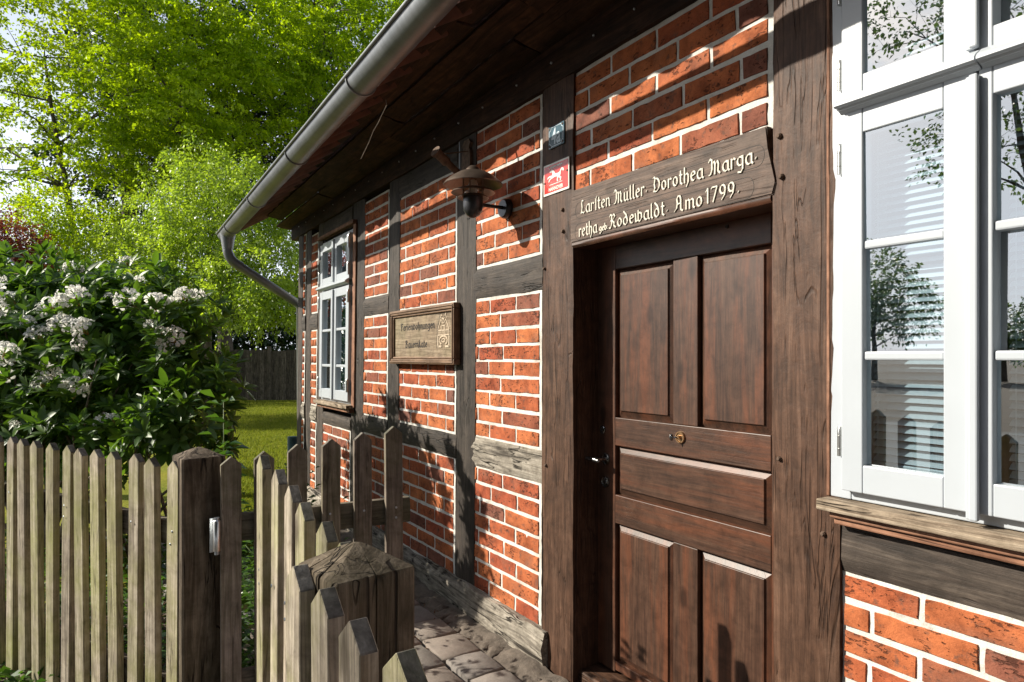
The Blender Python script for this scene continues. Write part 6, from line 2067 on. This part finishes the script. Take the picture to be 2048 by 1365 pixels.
for (px, py) in ((278, 560), (217, 596), (2, 560), (30, 852), (290, 640)):
    p = G(px, py, 4.6)
    link('faded_flower', trusses[px % 6], None, rhb, Matrix.Translation(p) @ Matrix.Scale(.45, 4))

# --- shoots and low evergreen plants
def stem_plant(name, label, base, h, n, ls, mat, cat='plant', spread=.05, lean_=(0, 0), group=None, stems=1):
    pl = empty(name, base, label, cat, group)
    base = Vector(base)
    vs, fs = [], []
    cs, axs, nrs = [], [], []
    for s in range(stems):
        ph = random.random() * 6
        top = base + Vector((lean_[0] + random.gauss(0, spread * (stems > 1)), lean_[1] + random.gauss(0, spread * (stems > 1)), h * random.uniform(.75, 1.0)))
        pts = [base.lerp(top, t) + Vector((.02 * math.sin(3 * t + ph), .02 * math.cos(2 * t + ph), 0)) for t in [i / 6 for i in range(7)]]
        v, f = tube_vf(pts, [.007 * (1 - .12 * i) for i in range(7)], 6)
        b = len(vs); vs += v; fs += [tuple(b + i for i in q) for q in f]
        for k in range(n):
            t = random.uniform(.12, 1.0)
            p = base.lerp(top, t)
            a_ = random.random() * 6.28
            d = Vector((math.cos(a_), math.sin(a_), random.uniform(.1, .8))).normalized()
            r = random.uniform(.02, .02 + spread * 1.2)
            cs.append(p + d * r + Vector((.02 * math.sin(3 * t + ph), .02 * math.cos(2 * t + ph), 0))); axs.append(d + Vector((0, 0, -.2)))
            nrs.append(Vector((random.gauss(0, .4), random.gauss(0, .4), 1)))
    link('stem', pydata('stem', vs, fs, True), M['shrub_stem'], pl)
    c = np.array(cs); m = len(c)
    ln = ls * rng.uniform(.6, 1.25, m)
    v, q = leaf_quads(c, np.array(axs), unit(np.array(nrs)), ln, ln * .5, .3)
    link('leaves', fast_mesh('leaves', v, q, rng.random(m)), M[mat], pl)
    return pl
M['shrub_stem'] = plain('green_stem', (.10, .15, .04), .6)
b = foot(458, 3.1)
stem_plant('holly_shoot', 'upright leafy holly shoot rising beside the far gate post', b, 1.36, 150, .075, 'shrub', spread=.07)
b = foot(430, 3.3)
stem_plant('holly_shoot', 'shorter leafy shoot in the shade of the rhododendron', b, 1.15, 90, .050, 'shrub', spread=.06)
for i, (px, zc, h, n, lab) in enumerate(((640, 4.3, .78, 150, 'low glossy shrub at the foot of the brick wall'), (655, 3.9, .55, 120, 'small glossy shrub between gate and wall'), (580, 4.7, .85, 14, 'single thin shoot above the gate pickets'), (600, 3.9, .50, 160, 'dark ground-hugging evergreen behind the open gate leaf'),
                             (490, 3.2, .50, 170, 'glossy evergreen between far post and gate pickets'), (500, 3.9, .62, 170, 'bushy evergreen at the edge of the lawn'), (540, 3.5, .42, 170, 'low leafy plant behind the closed gate leaf'), (470, 2.9, .35, 140, 'small plant behind the far gate post'), (560, 4.3, .52, 150, 'low plant at the lawn edge near the wall'))):
    stem_plant('evergreen_shrub', lab, foot(px, zc), h, n // 3, .045, 'shrub', spread=.16 if n > 20 else .04, stems=4 if n > 20 else 1, cat='shrub', group='low evergreens by the gate')
# leafy ground cover and fallen leaves behind the fence
def scatter(name, label, n, area, zf, ls, mat, up=.6, cat=None):
    pts = []
    while len(pts) < n:
        px, zc = random.uniform(*area[0]), random.uniform(*area[1])
        w = C((px - 1024) / F * zc, zc, 0)
        if w.y > -.12 and w.x > -7.5: continue
        if w.y > -1.45 and w.x > -3.0: continue
        pts.append((w.x, w.y, zf(w)))
    c = np.array(pts); m = len(c)
    ax = unit(rng.normal(size=(m, 3)) * np.array([1, 1, .4])); nr = unit(rng.normal(size=(m, 3)) * .6 + np.array([0, 0, 1 * up + .3]))
    ln = ls * rng.uniform(.5, 1.3, m)
    v, q = leaf_quads(c, ax, nr, ln, ln * .6, .2)
    o_ = link(name, fast_mesh(name, v, q, rng.random(m)), M[mat], None)
    tag(o_, label, cat, kind='stuff')
scatter('ground_cover', 'low dark evergreen leaves covering the soil behind the fence', 9000, ((-300, 620), (2.6, 5.2)), lambda w: random.random() * .28 * (.6 + .6 * noise.noise(Vector((w.x * 1.5, w.y * 1.5, 0)))), .05, 'shrub')
scatter('fallen_leaves', 'dry brown leaves lying on the soil', 2500, ((-300, 1000), (2.3, 5.5)), lambda w: .006, .04, 'litter', 2.0)
# lawn blades
def blades(n):
    pts = []
    while len(pts) < n:
        px, zc = random.uniform(380, 615), 5.0 + 18 * random.random() ** 1.3
        w = C((px - 1024) / F * zc, zc, 0)
        if w.y > -.15 and w.x > -7.6: continue
        pts.append((w.x, w.y, .03))
    c = np.array(pts); m = len(c)
    ax = unit(np.array([0, 0, 1.0]) + rng.normal(size=(m, 3)) * .45); nr = unit(rng.normal(size=(m, 3)))
    ln = .055 * rng.uniform(.5, 1.4, m)
    v, q = leaf_quads(c, ax, nr, ln, ln * .16, .1)
    o_ = link('grass', fast_mesh('grass', v, q, rng.random(m)), M['grass'], None)
    tag(o_, 'short grass blades of the lawn', None, kind='stuff')
blades(60000)

# ------------------------------------------------------------------ board fence at the end of the lawn
bf = empty('board_fence', foot(500, 22.9), 'dark closed board fence at the far end of the lawn', 'fence')
zc = 23.2
W_ = .145
dirf = Vector((A_, B_, 0)).normalized(); nbk = Vector((B_, -A_, 0))
k = 0
x = -13.5
while x < -4.0:
    off = .03 if k % 2 else 0
    h = 1.72 + .12 * math.sin((x + 1) * 1.6) * 0 + random.uniform(-.03, .03)
    p = C(x, zc + off, 0)
    timber('board', (p.x, p.y, .02), (p.x, p.y, h), W_, .02, M['back_board'], bf, face=nbk, seg=2, wob=0, rough=0, cham=.004)
    x += .125; k += 1
for z in (.4, 1.4):
    timber('rail', C(-13.5, zc + .06, z), C(-4.0, zc + .06, z), .09, .04, M['back_board'], bf, face=nbk, seg=2, wob=0, rough=0)
for x in (-12.4, -10.3, -8.25, -6.4):
    p = C(x, zc - .03, 0)
    timber('post', (p.x, p.y, 0), (p.x, p.y, 1.85), .10, .09, M['back_board'], bf, face=nbk, seg=2, wob=0, rough=0)

# sloping roof edge of a garden shed at the left margin
sh = empty('garden_shed', G(-20, 640, 7.5) * 1.0, 'brown sloping verge board of a low garden shed at the left edge', 'shed')
sh.location.z = 0
pA, pB = G(-60, 445, 7.5), G(55, 582, 7.2)
timber('verge_board', pA, pB, .16, .04, M['sill_red'], sh, face=Vector((B_, -A_, 0)), wob=.004)
tube('verge_trim', [pA + Vector((0, 0, .10)), pB + Vector((0, 0, .10))], .012, M['galv'], sh, 8)
bk = C(-2.8, 2.0, 0) - C(0, 0, 0)
q = [pA, pB, pB + bk, pA + bk]
link('shed_roof', pydata('shed_roof', [v + Vector((0, 0, .09)) for v in q], [(0, 1, 2, 3)]), M['back_board'], sh)
link('shed_wall', pydata('shed_wall', [pA, pB, (pB.x, pB.y, 0), (pA.x, pA.y, 0)], [(0, 1, 2, 3)]), M['back_board'], sh)

print('bricks', len(brick_list), 'objects', len(bpy.data.objects), 'tris approx', sum(len(o.data.polygons) for o in bpy.data.objects if o.type == 'MESH'))
